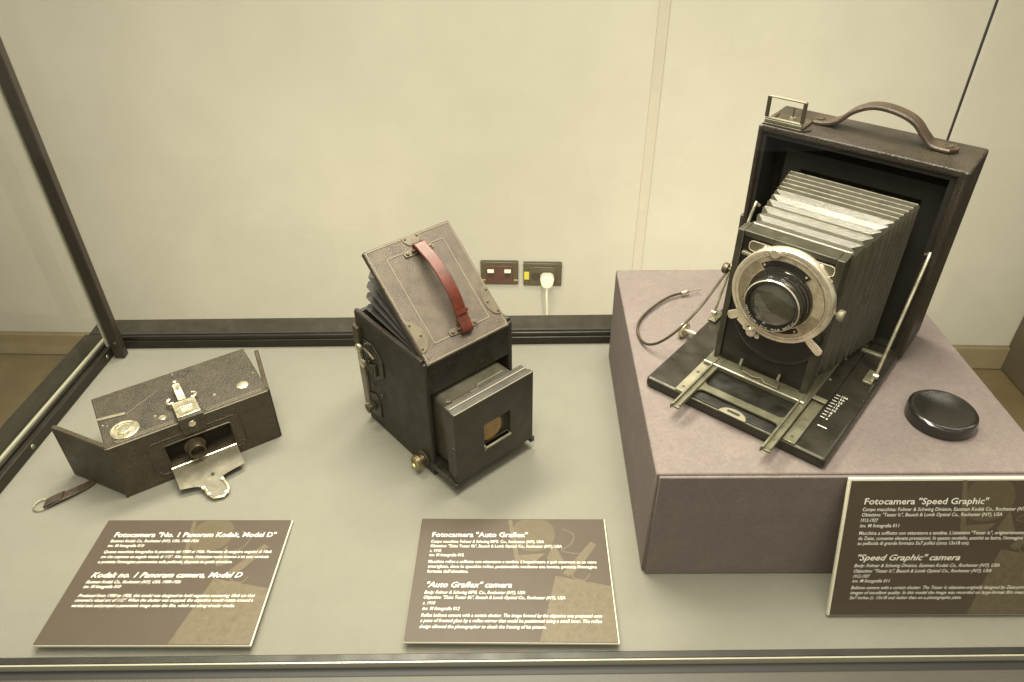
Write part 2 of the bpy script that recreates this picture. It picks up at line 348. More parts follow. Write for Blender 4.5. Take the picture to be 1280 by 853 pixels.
# left rails (skewed)
def lbar(o0, o1, z0, z1, y0=0.25, y1=0.876): return [(lx(y0, o0), y0), (lx(y0, o1), y0), (lx(y1, o1), y1), (lx(y1, o0), y1)], z0, z1
b = cz(); b.prism(*lbar(0, 0.008, 0.0005, 0.016)); b.prism(*lbar(0.0085, 0.0125, 0.0005, 0.020)); b.build('inner_rail', 'rail', case, bevel=0.001)
b = cz(); b.prism(*lbar(0.0126, 0.0166, 0.001, 0.0225)); b.build('glass_seal', 'seal', case)
b = cz(); b.prism(*lbar(0.017, 0.052, -0.012, 0.020, 0.25, IB + 0.0113)); b.build('outer_frame', 'frame', case, bevel=0.002)
for y in (0.66, 0.845):
    cz().lathe([(0, 0.0012), (0.003, 0.001), (0.0036, 0)], (lx(y) + 0.0002, y, 0.009), (1, 0, 0), 14).build('screw', 'olive', case)
# front rails
b = cz(); b.box(-0.75, RX, 0.3735, 0.3812, -0.012, 0.003); b.build('inner_rail', 'rail', case, bevel=0.0008)
b = cz(); b.box(-0.75, RX, 0.3712, 0.3728, -0.012, 0.004); b.build('glass_seal', 'seal', case)
b = cz(); b.box(-0.75, RX, 0.3625, 0.3702, -0.012, -0.003); b.build('glass_seal', 'gasket', case)
b = cz(); b.box(-0.75, RX, 0.31, 0.3622, -0.0122, -0.001); b.build('outer_frame', 'cabinet', case, bevel=0.002)
# corner post with the bright edge of the left pane
b = cz(); b.box(-0.5865, -0.5715, 0.852, 0.865, 0.0006, 1.25); b.build('corner_post', 'post', case, bevel=0.0015)
b = cz(); b.box(-0.5925, -0.5900, 0.853, 0.863, 0.0215, 1.25); b.build('glass_edge', 'seal', case)
cz().lathe([(0, 0.0012), (0.0022, 0.001), (0.0026, 0)], (-0.578, 0.8528, 0.028), (0, -1, 0), 12).build('screw', 'olive', case)
# panes
def pane(pts, m='glass'):
    b = cz(); b.face([b._v(q) for q in pts]); return b.build('glass_pane', m, case)
zb, zt = 0.004, 1.35
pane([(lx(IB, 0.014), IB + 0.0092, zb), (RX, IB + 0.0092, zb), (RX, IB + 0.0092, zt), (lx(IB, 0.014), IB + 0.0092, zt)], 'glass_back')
pane([(lx(0.372, 0.0146), 0.372, zb), (lx(IB, 0.0146), IB, zb), (lx(IB, 0.0146), IB, zt), (lx(0.372, 0.0146), 0.372, zt)])
pane([(-0.66, 0.3718, zb), (RX, 0.3718, zb), (RX, 0.3718, zt), (-0.66, 0.3718, zt)])
pane([(RX + 0.001, 0.3718, zb), (RX + 0.001, IB, zb), (RX + 0.001, IB, zt), (RX + 0.001, 0.3718, zt)])
b = cz(); b.box(RX - 0.0003, RX + 0.0018, IB + 0.008, IB + 0.0105, 0.004, 1.35); b.build('glass_joint', 'gasket', case)

# ------------------------------------------------------------------ the plinth
PSI, PH = -0.0088, 0.1473
plinth = thing('plinth', 'mauve cloth covered plinth under the large bellows camera', 'plinth', (0.1335, 0.4685, 0), (0, 0, PSI))
b = MB(); b.prism([(0.0, 0.0035), (0.374, 0.0035), (0.372, 0.376), (0.0045, 0.376)], 0.0008, PH); b.build('cloth_block', 'plinth', plinth, bevel=0.0018)
b = MB(); b.box(0.0028, 0.374, 0.0, 0.0032, 0.001, PH - 0.0016); b.build('front_panel', 'plinth', plinth, bevel=0.0012)

# ------------------------------------------------------------------ caption plates
def text_mesh(mb, s, x, y, size, z, italic=0.0, bold=0.0, fit=None):
    cu = bpy.data.curves.new('t', 'FONT'); cu.body = s; cu.size = size; cu.shear = italic; cu.offset = bold; cu.resolution_u = 2
    o = bpy.data.objects.new('t', cu); C.objects.link(o)
    dg = bpy.context.evaluated_depsgraph_get(); me = bpy.data.meshes.new_from_object(o.evaluated_get(dg))
    bpy.data.objects.remove(o); bpy.data.curves.remove(cu)
    xs = [v.co.x for v in me.vertices]; x0, x1 = min(xs), max(xs)
    k = (fit / (x1 - x0)) if fit else 1.0
    vs = [mb._v((x + (v.co.x - x0) * k, y + v.co.y, z)) for v in me.vertices]
    for p in me.polygons: mb.face([vs[i] for i in p.vertices])
    bpy.data.meshes.remove(me)

def plate(loc, rot, label, rows, dark, Wd=0.2095, D=0.155, thick=0.003, x0=0.0):
    t = thing('caption_plate', label, 'caption plate', loc, rot, 'caption plates for the three cameras')
    MB().box(x0, Wd, 0, D, -thick, -0.0004).build('acrylic_plate', 'acrylic', t, bevel=0.0004)
    e = 0.0012 if not dark else 0.0022
    MB().box(x0 + (e if dark else 0.0003), Wd - e, e * 0.4, D - (e if dark else 0.0003), -0.0004, 0.0).build('printed_sheet', 'print_base', t)
    # the picture printed behind the lettering: a tilted pale page, a ring and curved shapes
    g = MB(); g.flat([(0.1325, 0.001), (0.1505, 0.077), (Wd - 0.0015, 0.0645), (Wd - 0.0015, 0.001)], 0.00012); g.build('printed_picture', 'print_pale', t)
    g = MB(); cx, cy = 0.128, D - 0.022
    ring = [(cx + 0.024 * math.cos(R(a)), min(D - e - 0.0003, cy + 0.024 * math.sin(R(a)))) for a in range(0, 360, 12)]
    g.flat(ring, 0.00010)
    g.build('printed_picture', 'print_mid', t)
    g = MB(); g.flat([(0.100, D - 0.0015), (0.104, D - 0.0015), (0.112, 0.103), (0.107, 0.103)], 0.00014)
    g.flat([(0.107, 0.103), (0.140, 0.106), (0.131, 0.096), (0.109, 0.094)], 0.00014)
    g.flat([(0.148, 0.092), (0.160, 0.096), (0.150, 0.120), (0.142, 0.100)], 0.00014)
    g.flat([(0.158, 0.080), (0.190, 0.122), (0.196, 0.118), (0.178, 0.090), (0.164, 0.076)], 0.00014)
    g.build('printed_picture', 'print_pale', t)
    g = MB()
    for pts in ([(0.160, 0.140), (0.172, 0.132), (0.168, 0.118), (0.158, 0.110), (0.176, 0.106), (0.186, 0.112)], [(0.172, 0.088), (0.168, 0.076), (0.180, 0.072), (0.186, 0.080)]):
        q = smooth_path([(a, c, 0) for a, c in pts], 6)
        for A, B in zip(q, q[1:]):
            n = Vector((-(B - A).y, (B - A).x, 0)).normalized() * 0.0007
            g.face([g._v(v + Vector((0, 0, 0.00016))) for v in (A - n, B - n, B + n, A + n)])
    g.build('printed_line', 'print_pale', t)
    rnd = random.Random(3); g = MB()
    for _ in range(26):                                       # crater rings printed on the pale page
        x, y, r = rnd.uniform(0.146, 0.198), rnd.uniform(0.006, 0.06), rnd.uniform(0.0012, 0.0034)
        o, i = disc(x, y, r, 12), disc(x + r * 0.15, y - r * 0.1, r * 0.66, 12)
        for a in range(4, 12): g.face([g._v((*q, 0.0002)) for q in (o[a], o[(a + 1) % 12], i[(a + 1) % 12], i[a])])
    g.build('printed_crater', 'print_mid', t)
    for s, x, y, size, fit, it, bold in rows:
        g = MB(); text_mesh(g, s, x, y, size, 0.0003, it, bold, fit)
        g.build('title' if size > 0.006 else 'text_line', 'ink', t)
    return t
TS, SS = 0.0094, 0.0054
def rows_of(spec, ital=0.32):
    out = []
    for s, x, y, x1, big, it in spec: out.append((s, x, y, TS if big else SS, x1 - x, ital if it else 0.06, 0.00013 if big else 0.00005))
    return out
r1 = rows_of([('Fotocamera "No. 1 Panoram Kodak, Model D"', .0205, .1318, .1995, 1, 0),
  ('Eastman Kodak Co., Rochester (NY), USA, 1900-1926', .020, .1245, .1167, 0, 0), ('inv. M fotografia 010', .020, .1180, .0592, 0, 0),
  ("Questa macchina fotografica fu prodotta dal 1900 al 1926. Permette di eseguire negativi di 18x6", .0195, .1097, .2010, 0, 0),
  ("cm che coprono un angolo visuale di 112°. Allo scatto, l'obiettivo ruota intorno a un asse verticale", .0195, .1030, .2000, 0, 0),
  ("e proietta l'immagine panoramica sulla pellicola, disposta su guida circolare.", .0195, .0963, .1630, 0, 0),
  ('Kodak no. 1 Panoram camera, Model D', .0210, .0780, .1790, 1, 1),
  ('Eastman Kodak Co., Rochester (NY), USA, 1900-1926', .0195, .0707, .1178, 0, 1), ('inv. M fotografia 010', .0195, .0648, .0580, 0, 1),
  ("Produced from 1900 to 1926, this model was designed to hold negatives measuring 18x6 cm that", .0195, .0540, .2000, 0, 1),
  ("covered a visual arc of 112°. When the shutter was snapped, the objective would rotate around a", .0193, .0485, .1995, 0, 1),
  ("vertical axis and project a panoramic image onto the film, which ran along circular tracks.", .0190, .0422, .1830, 0, 1)])
r2 = rows_of([('Fotocamera "Auto Graflex"', .0166, .1280, .1220, 1, 0),
  ('Corpo macchina: Folmer & Schwing MFG. Co., Rochester (NY), USA', .0164, .1198, .1393, 0, 0),
  ('Obiettivo: "Zeiss Tessar IIb", Bausch & Lomb Optical Co., Rochester (NY), USA', .0164, .1136, .1586, 0, 0),
  ('c. 1910', .0164, .1072, .0285, 0, 0), ('inv. M fotografia 012', .0164, .1015, .0532, 0, 0),
  ("Macchina reflex a soffietto con otturatore a tendina. L'inquadratura si può osservare su un vetro", .0164, .0928, .1942, 0, 0),
  ("smerigliato, dove lo specchio reflex, posizionabile mediante una levetta, proietta l'immagine", .0164, .0865, .1940, 0, 0),
  ("formata dall'obiettivo.", .0164, .0802, .0595, 0, 0),
  ('"Auto Graflex" camera', .0180, .0622, .1052, 1, 1),
  ('Body: Folmer & Schwing MFG. Co., Rochester (NY), USA', .0164, .0543, .1187, 0, 1),
  ('Objective: "Zeiss Tessar IIb", Bausch & Lomb Optical Co., Rochester (NY), USA', .0164, .0483, .1590, 0, 1),
  ('c. 1910', .0164, .0416, .0286, 0, 1), ('inv. M fotografia 012', .0164, .0352, .0536, 0, 1),
  ("Reflex bellows camera with a curtain shutter. The image formed by the objective was projected onto", .0160, .0276, .1943, 0, 1),
  ("a pane of frosted glass by a reflex mirror that could be positioned using a small lever. The reflex", .0160, .0216, .1941, 0, 1),
  ("design allowed the photographer to check the framing of his picture.", .0160, .0150, .1389, 0, 1)])
r3 = rows_of([('Fotocamera "Speed Graphic"', .0130, .1268, .1278, 1, 0),
  ('Corpo macchina: Folmer & Schwing Division, Eastman Kodak Co., Rochester (NY), USA', .0126, .1196, .1760, 0, 0),
  ('Obiettivo: "Tessar Ic", Bausch & Lomb Optical Co., Rochester (NY), USA', .0127, .1138, .1436, 0, 0),
  ('1912-1927', .0127, .1078, .0287, 0, 0), ('inv. M fotografia 011', .0128, .1019, .0495, 0, 0),
  ("Macchina a soffietto con otturatore a tendina. L'obiettivo \"Tessar Ic\", originariamente progettato", .0131, .0938, .1900, 0, 0),
  ("da Zeiss, consente elevate prestazioni. In questo modello, anziché su lastra, l'immagine è registrata", .0133, .0880, .1900, 0, 0),
  ("su pellicola di grande formato 5x7 pollici (circa 13x18 cm).", .0133, .0825, .1192, 0, 0),
  ('"Speed Graphic" camera', .0160, .0650, .1136, 1, 1),
  ('Body: Folmer & Schwing Division, Eastman Kodak Co., Rochester (NY), USA', .0139, .0573, .1529, 0, 1),
  ('Objective: "Tessar Ic", Bausch & Lomb Optical Co., Rochester (NY), USA', .0143, .0511, .1464, 0, 1),
  ('1912-1927', .0146, .0450, .0308, 0, 1), ('inv. M fotografia 011', .0146, .0396, .0510, 0, 1),
  ("Bellows camera with a curtain shutter. The Tessar Ic objective-originally designed by Zeiss-produced", .0145, .0318, .1930, 0, 1),
  ("images of excellent quality. In this model the image was recorded on large-format film measuring", .0147, .0259, .1930, 0, 1),
  ("5x7 inches (c. 13x18 cm) rather than on a photographic plate.", .0148, .0200, .1238, 0, 1)])
t = plate((-0.4640, 0.3888, 0.0105), (-0.04, 0, -0.012), 'brown caption plate flat on the grey floor in front of the panoramic camera', r1, False, Wd=0.2125, D=0.1565, x0=0.003)
MB().box(0.02, 0.19, 0.012, 0.018, -0.0092, -0.0031).build('foot', 'acrylic', t)
t = plate((-0.1092, 0.3882, 0.0105), (-0.04, 0, -0.0182), 'brown caption plate flat on the grey floor in front of the box reflex camera', r2, False, Wd=0.2085, D=0.1545, x0=0.0022)
MB().box(0.02, 0.19, 0.012, 0.018, -0.0092, -0.0031).build('foot', 'acrylic', t)
plate((0.3127, 0.4155, 0.0035), (math.atan2(.1465, .0447), 0, PSI), 'dark brown caption plate with white edges leaning on the mauve plinth', r3, True, thick=0.004, x0=-0.004, D=0.1535)

# ------------------------------------------------------------------ panoramic camera (left)
pan = thing('panoramic_camera', 'long brown leather panoramic box camera with its end door open', 'camera', (-0.4541, 0.5819, 0), (0, 0, 0.5749))
PW, PD, PZ = 0.1847, 0.1044, 0.0778
b = MB(); b.tray(0, PW, 0, PD, 0.0006, PZ, 0.056, 0.131, 0.017, 0.0515, 0.032); b.build('body', 'leather_pan', pan, bevel=0.0012)
b = MB(); b.box(0.0562, 0.1308, 0.020, 0.0315, 0.0172, 0.0513); b.build('inner_drum', 'inside', pan)
b = MB(); b.lathe([(0.0, 0.0), (0.0125, 0.0), (0.0125, 0.0165), (0.0102, 0.018), (0.0102, 0.028), (0.0096, 0.029), (0.0082, 0.029), (0.0070, 0.020), (0.0, 0.020)], (0.0872, 0.0198, 0.0345), (0, -1, 0), 32)
b.build('lens_tube', 'bronze', pan)
# embossed panel on the front
b = MB(Matrix.Rotation(R(90), 4, 'X'))
b.tube([(x, z, 0.0002) for x, z in rrect(0.0375, 0.1455, 0.0125, 0.0622, 0.010)], 0.0007, 6, True); b.build('tooled_panel', 'leather_pan', pan)
b = MB(Matrix.Rotation(R(90), 4, 'X')); b.tube([(x, z, 0.0002) for x, z in rrect(0.0545, 0.1325, 0.0158, 0.0532, 0.002, 2)], 0.0009, 6, True); b.build('opening_rim', 'bronze', pan)
for x, z in ((0.0425, 0.0165), (0.141, 0.0175), (0.1405, 0.058)):
    MB().lathe([(0, 0.0010), (0.0012, 0.0008), (0.0016, 0)], (x, -0.0001, z), (0, -1, 0), 10).build('rivet', 'bronze', pan)
# top tooling lines
for y in (0.0055, 0.0085):
    for x0, x1 in ((0.012, 0.074), (0.112, 0.178)): MB().tube([(x0, y, PZ + 0.0001), (x1, y, PZ + 0.0001)], 0.00035, 6).build('tooling_line', 'line', pan)
b = MB(); b.tube([(0.0008, 0.0004, PZ - 0.0002), (0.078, 0.0004, PZ - 0.0002)], 0.0006, 6); b.tube([(0.108, 0.0004, PZ - 0.0002), (0.184, 0.0004, PZ - 0.0002)], 0.0006, 6); b.build('worn_edge', 'line', pan)
b = MB(); b.tube([(0.031, 0.052, PZ + 0.0001), (0.072, 0.077, PZ + 0.0001)], 0.00025, 6); b.build('scratch', 'line', pan)
# winding key with rings
kc = (0.0243, 0.0227, PZ)
MB().lathe([(0.0158, -0.0005), (0.0158, 0.0014), (0.0146, 0.0022), (0.0118, 0.0018), (0.0112, 0.0006), (0, 0.0006)], kc, (0, 0, 1), 40).build('winding_ring', 'nickel', pan)
MB(Matrix.Translation(kc) @ Matrix.Rotation(R(20), 4, 'Z')).prism([(-0.0085, -0.0035), (-0.004, -0.0075), (0.004, -0.0075), (0.0085, -0.0035), (0.0085, 0.001), (0.003, -0.001), (-0.003, -0.001), (-0.0085, 0.001)], 0.0007, 0.0034).build('winding_key', 'nickel', pan, bevel=0.0008)
MB(Matrix.Translation(kc)).lathe([(0.0056, 0.0006), (0.0058, 0.0022), (0.0030, 0.0030), (0, 0.0031)], (0.0005, 0.0025, 0), (0, 0, 1), 24).build('key_hub', 'satin', pan)
# slide catch
MB(Matrix.Translation((0, 0, PZ))).prism([(-0.0004, 0.0605), (0.0285, 0.0556), (0.0312, 0.0532), (0.0285, 0.0508), (-0.0004, 0.0560)], 0.0002, 0.0014).build('catch_strip', 'satin', pan, bevel=0.0004)
for x, y, r in ((0.0042, 0.0450, 0.0011), (0.0085, 0.0405, 0.0011), (0.0584, 0.0285, 0.0019), (0.1271, 0.0291, 0.0021), (0.0936, 0.0987, 0.0013), (0.1797, 0.0448, 0.0012)):
    MB().lathe([(0, 0.0012), (r * 0.7, 0.0010), (r, 0)], (x, y, PZ - 0.0001), (0, 0, 1), 12).build('stud', 'nickel', pan)
MB().lathe([(0, 0.0016), (0.0062, 0.0016), (0.0072, 0.0010), (0.0074, 0)], (0.1611, 0.0279, PZ - 0.0001), (0, 0, 1), 28).build('lock_disc', 'nickel', pan)
MB().lathe([(0, 0.0014), (0.0036, 0.0014), (0.0043, 0.0008), (0.0044, 0)], (0.0652, 0.0206, PZ - 0.0001), (0, 0, 1), 22).build('lock_disc', 'nickel', pan)
# folding view finder
b = MB(); b.box(0.0785, 0.1068, -0.0024, 0.0305, 0.0590, 0.0832); b.build('finder_block', 'leather_pan', pan, bevel=0.0008)
b = MB(); b.box(0.0795, 0.1058, 0.0018, 0.0318, 0.08325, 0.0846); b.build('finder_plate', 'nickel', pan, bevel=0.0005)
b = MB(); b.tube([(x, y, 0.0848) for x, y in rrect(0.0825, 0.1028, 0.005, 0.0215, 0.006)], 0.0009, 6, True); b.tube([(0.0865, 0.012, 0.0850), (0.099, 0.0155, 0.0850)], 0.0016, 8); b.build('finder_frame', 'nickel', pan)
MB().lathe([(0, 0.0022), (0.0028, 0.0016), (0.0040, 0.0010), (0.0044, 0)], (0.0921, -0.0025, 0.0725), (0, -1, 0), 20).build('finder_lens', 'nickel', pan)
lf = Matrix.Translation((0.0918, 0.0325, 0.0846)) @ Matrix.Rotation(R(10), 4, 'X')
b = MB(lf); b.prism([(-0.0044, 0.0), (0.0044, 0.0), (0.0042, 0.028), (-0.0042, 0.028)], 0, 0.0010); b.build('finder_leaf', 'nickel', pan, bevel=0.0003)
b = MB(lf); b.lathe([(0, 0.0), (0.0018, 0.0004), (0.0026, 0.0022), (0.0018, 0.004), (0, 0.0044)], (0, 0.0305, -0.0012), (0, 0, 1), 16); b.build('leaf_knob', 'nickel', pan)
b = MB(lf); b.lathe([(0.0012, 0), (0.0012, 0.0004), (0, 0.0004)], (0, 0.018, 0.0008), (0, 0, 1), 12); b.build('leaf_hole', 'inside', pan)
for sx in (-1, 1):
    b = MB(); pts = smooth_path([(0.0921 + sx * 0.0105, 0.0318, 0.0842), (0.0921 + sx * 0.0150, 0.0325, 0.0842), (0.0921 + sx * 0.0165, 0.0375, 0.0842), (0.0921 + sx * 0.0128, 0.0410, 0.0842)], 5)
    b.tube(pts, 0.0017, 8); b.build('finder_wing', 'nickel', pan)
# fold-down lens flap
fl = Matrix.Translation((0, 0, 0.0172)) @ Matrix.Rotation(math.atan(0.215), 4, 'X')
def flp(u, d): return (u, -d)
lft = smooth_path([(0.0545, -0.0335, 0), (0.072, -0.0385, 0), (0.0790, -0.0455, 0), (0.0805, -0.0530, 0), (0.0845, -0.0625, 0)], 5)
rgt = smooth_path([(0.0950, -0.0655, 0), (0.1025, -0.0585, 0), (0.1025, -0.0475, 0), (0.1010, -0.0410, 0), (0.1060, -0.0365, 0), (0.1300, -0.0325, 0)], 5)
outline = [(0.0545, -0.0022), (0.0545, -0.03)] + [(p.x, p.y) for p in lft] + [(p.x, p.y) for p in rgt] + [(0.1310, -0.03), (0.1315, -0.0022)]
b = MB(fl); b.prism(outline, -0.0012, 0.0); b.build('flap', 'flap_metal', pan)
b = MB(fl); b.tube([(p.x, p.y, 0.0004) for p in lft[10:]] + [(p.x, p.y, 0.0004) for p in rgt[:16]], 0.0019, 8); b.build('flap_handle', 'nickel', pan)
for q in ((lft[9], 0.0027), (lft[16], 0.0026), (rgt[3], 0.0030), (rgt[14], 0.0026)):
    b = MB(fl); b.lathe([(0, -0.0022), (q[1] * .8, -0.0016), (q[1], 0.0), (q[1] * .8, 0.0016), (0, 0.0022)], (q[0].x, q[0].y, 0.0006), (0, 0, 1), 14); b.build('handle_bead', 'nickel', pan)
b = MB(fl); b.tube([(0.0545, -0.0010, 0.0004), (0.1312, -0.0010, 0.0004)], 0.0013, 8); b.build('flap_hinge', 'nickel', pan)
b = MB(fl); b.lathe([(0.0022, 0.0), (0.0022, 0.0004), (0, 0.0004)], (0.0932, -0.0300, 0.0001), (0, 0, 1), 14); b.build('flap_hole', 'inside', pan)
# end doors
def door(x0, y0, x1, y1, th, z1, inner, strip=False):
    d = Vector((x1 - x0, y1 - y0, 0)); L = d.length
    m = Matrix.Translation((x0, y0, 0)) @ Matrix.Rotation(math.atan2(d.y, d.x), 4, 'Z')
    o = MB(m).box(0.0008, L, -th if strip else 0, 0 if strip else th, 0.0008, z1).build('end_door', 'leather_pan', pan, bevel=0.0012)
    return m, L, o
m, L, o = door(0.0008, 0.0016, -0.0475, 0.0760, 0.0062, PZ - 0.0005, -1, True)
MB(m).box(0.002, L - 0.001, -0.0056, -0.0008, PZ - 0.0005, PZ + 0.0002).build('door_edge', 'bronze', o)
m, L, o = door(0.1868, 0.0035, 0.2005, 0.0900, 0.0056, PZ + 0.0002, 1)
MB(m).box(0.002, L - 0.001, 0.0008, 0.0048, PZ + 0.0002, PZ + 0.0009).build('door_edge', 'bronze', o)
for (x, y) in ((0.0003, 0.0003), (0.1857, 0.0022)):
    MB().cyl((x, y, 0.001), (x, y, PZ + 0.0006), 0.0012, seg=10).build('hinge_pin', 'leather_pan', pan)
# carrying strap with ring
b = MB(); b.strap(smooth_path([(-0.018, 0.0565, 0.002), (-0.030, 0.0475, 0.0022), (-0.050, 0.0415, 0.0042), (-0.066, 0.0395, 0.0046), (-0.0785, 0.0385, 0.0026)], 5), 0.0135, 0.0022, (0.38, 0.92, 0.0)); b.build('strap', 'strap', pan)
b = MB(); b.strap(smooth_path([(-0.0800, 0.0384, 0.0034), (-0.0815, 0.0384, 0.0048), (-0.076, 0.0388, 0.0064), (-0.062, 0.0398, 0.0070)], 4), 0.0125, 0.0018, (0.38, 0.92, 0.0)); b.build('strap_loop', 'strap', pan)
b = MB(); b.tube([(-0.0858 + 0.0088 * math.cos(a), 0.0415 + 0.0082 * math.sin(a), 0.0028 + 0.0012 * math.cos(a)) for a in (2 * math.pi * i / 28 for i in range(28))], 0.00085, 8, True); b.build('strap_ring', 'nickel', pan)

# ------------------------------------------------------------------ box reflex camera (middle)
ref = thing('reflex_camera', 'dark box reflex camera with raised leather lid and red brown strap', 'camera', (-0.0950, 0.6113, 0), (0, 0, 0.7125))
GW, GD, GH = 0.1260, 0.1437, 0.1689
OU0, OU1, OW0, OW1 = 0.0045, 0.1215, 0.0135, 0.1240     # front opening
b = MB()
b.box(0, 0.0055, 0, GD, 0.0006, GH); b.box(GW - 0.0055, GW, 0, GD, 0.0006, GH)
b.box(0.0055, GW - 0.0055, GD - 0.0055, GD, 0.0006, GH - 0.001); b.box(0.0055, GW - 0.0055, 0.0, GD - 0.0055, 0.0006, 0.0120)
b.build('body', 'leather', ref, bevel=0.0014)
b = MB(); b.box(0.0056, GW - 0.0056, 0.0004, 0.0060, OW1, GH + 0.0004); b.build('front_panel', 'wood', ref, bevel=0.0008)
b = MB(); b.box(0.0056, GW - 0.0056, 0.0560, 0.0580, 0.0125, GH - 0.03); b.box(0.0056, GW - 0.0056, 0.006, 0.0555, 0.150, 0.152); b.build('mirror_box', 'inside', ref)
b = MB(); b.tube([(0.0026, 0.004, GH + 0.0006), (0.0026, GD - 0.003, GH + 0.0006)], 0.0034, 10); b.build('top_lip', 'leather_top', ref)
b = MB(); b.tube([(GW - 0.0026, 0.004, GH + 0.0006), (GW - 0.0026, GD - 0.003, GH + 0.0006)], 0.0034, 10); b.build('top_lip', 'leather_top', ref)
# tilted lid
PHI = 0.7143
lm = Matrix.Translation((0.0031, -0.0034, GH)) @ Matrix.Rotation(PHI, 4, 'X')
LW, LL = 0.1160, 0.1430
b = MB(lm); b.box(0, LW, 0, LL, -0.0075, 0.0); b.build('lid', 'leather_lid', ref, bevel=0.0010)
b = MB(lm)
for e, r_ in ((0.0022, 0.00055),): b.tube([(x, y, 0.0001) for x, y in rrect(e, LW - e, e, LL - e, 0.0015, 3)], r_, 6, True)
b.build('lid_rim_line', 'line', ref)
b = MB(lm); b.tube([(x, y, 0.0001) for x, y in rrect(0.0208, 0.0976, 0.0190, 0.1255, 0.0006, 2)], 0.00055, 6, True); b.build('lid_tooled_line', 'line', ref)
def corner_plate(pts, rivets):
    pl_ = MB(lm).prism(pts, 0.0001, 0.0011).build('lid_plate', 'plate', ref, bevel=0.0003)
    for x, y in rivets: MB(lm).lathe([(0, 0.0016), (0.0012, 0.0012), (0.0017, 0.0003)], (x, y, 0.001), (0, 0, 1), 12).build('rivet', 'bronze', pl_)
a = [(0.0012, 0.0145)] + [(0.0012 + 0.0150 * math.sin(R(i * 10)) ** 0.8, 0.034 - 0.0195 * math.cos(R(i * 10))) for i in range(1, 18)] + [(0.0012, 0.0535)]
corner_plate(a, ((0.0042, 0.0195), (0.0105, 0.0335), (0.0042, 0.0485)))
a = [(LW - 0.0012, 0.0535)] + [(LW - 0.0012 - 0.0140 * math.sin(R(i * 10)) ** 0.8, 0.0355 + 0.0185 * math.cos(R(i * 10))) for i in range(1, 18)] + [(LW - 0.0012, 0.0165)]
corner_plate(a, ((LW - 0.0042, 0.021), (LW - 0.0108, 0.0355), (LW - 0.0042, 0.0495)))
a = [(0.0485, LL - 0.0012)] + [(0.0605 + 0.012 * math.cos(R(180 + i * 10)), LL - 0.0012 + 0.0125 * math.sin(R(180 + i * 10))) for i in range(1, 18)] + [(0.0725, LL - 0.0012)]
corner_plate(a, ((0.0525, LL - 0.0035), (0.0685, LL - 0.0035)))
# anchors and handle
for y in (0.1222, 0.0208):
    an = MB(lm).prism([(0.0425, y - 0.0034), (0.0560, y - 0.0040), (0.0670, y - 0.0040), (0.0800, y - 0.0034), (0.0815, y), (0.0800, y + 0.0034), (0.0670, y + 0.0040), (0.0560, y + 0.0040), (0.0425, y + 0.0034), (0.041, y)], 0.0002, 0.0018).build('handle_anchor', 'plate', ref, bevel=0.0005)
    for x in (0.0460, 0.0765): MB(lm).lathe([(0, 0.0022), (0.0016, 0.0016), (0.0023, 0.0002)], (x, y, 0.0017), (0, 0, 1), 12).build('rivet', 'bronze', an)
    MB(lm).tube([(0.0525, y, 0.0022), (0.0525, y, 0.0046), (0.0545, y, 0.0060), (0.0685, y, 0.0060), (0.0705, y, 0.0046), (0.0705, y, 0.0022)], 0.0013, 8).build('loop', 'bronze', an)
hp = smooth_path([(0.0615, 0.1185, 0.0045), (0.0615, 0.1262, 0.0040), (0.0615, 0.1280, 0.0085), (0.0615, 0.1170, 0.0130), (0.0615, 0.0980, 0.0195), (0.0615, 0.0740, 0.0215), (0.0615, 0.0520, 0.0185), (0.0615, 0.0330, 0.0115), (0.0615, 0.0190, 0.0085), (0.0615, 0.0148, 0.0055), (0.0615, 0.0190, 0.0028), (0.0615, 0.0280, 0.0040)], 6)
b = MB(lm); b.strap(hp, 0.0150, 0.0026, (1, 0, 0)); b.build('handle', 'strap_red', ref)
b = MB(lm); b.strap([Vector((0.0615, 0.0335, 0.0150)), Vector((0.0615, 0.0375, 0.0164))], 0.0158, 0.0022, (1, 0, 0)); b.build('handle_keeper', 'strap_red', ref)
# bellows fan below the lid
b = MB(); loops = []
nf = 9
for i in range(nf + 1):
    th = 0.03 + (PHI - 0.10) * i / nf; e = 0.0 if i % 2 else 0.0110; Rr = 0.1345 - e
    o = Vector((0, -0.0034, GH - 0.004))
    def P(u, r): return o + Vector((u, r * math.cos(th), r * math.sin(th)))
    loops.append([b._v(P(*q)) for q in ((0.0075 + e, 0.012), (0.0075 + e, Rr - 0.006), (0.0135 + e, Rr), (0.1125 - e, Rr), (0.1185 - e, Rr - 0.006), (0.1185 - e, 0.012))])
for A, B in zip(loops, loops[1:]):
    for q in range(5): b.face([A[q], A[q + 1], B[q + 1], B[q]])
b.build('lid_bellows', 'bellows_dark', ref, sharp=10)
# lens standard pushed out of the opening
BV = -0.045
BW0, BW1, BU0, BU1 = 0.0205, 0.1255, 0.0025, 0.1187
b = MB(); b.tray(BU0, BU1, BV, BV + 0.0075, BW0, BW1, 0.0436, 0.0830, 0.0515, 0.0870, 0.0070); b.build('lens_board', 'board', ref, bevel=0.0008)
b = MB(); b.box(BU0 + 0.0016, BU1 - 0.0016, BV + 0.0077, BV + 0.0200, BW0 + 0.001, BW1 - 0.0008); b.build('board_frame', 'board', ref, bevel=0.0008)
b = MB(); b.box(BU0 + 0.0030, BU1 - 0.0030, BV + 0.0108, BV + 0.0122, BW1 - 0.0012, BW1 + 0.0002); b.build('frame_groove', 'line', ref)
b = MB(); b.tube([(BU0 + 0.0012, BV + 0.0006, BW1 - 0.0005), (BU1 - 0.0012, BV + 0.0006, BW1 - 0.0005)], 0.0006, 6); b.build('worn_edge', 'line', ref)
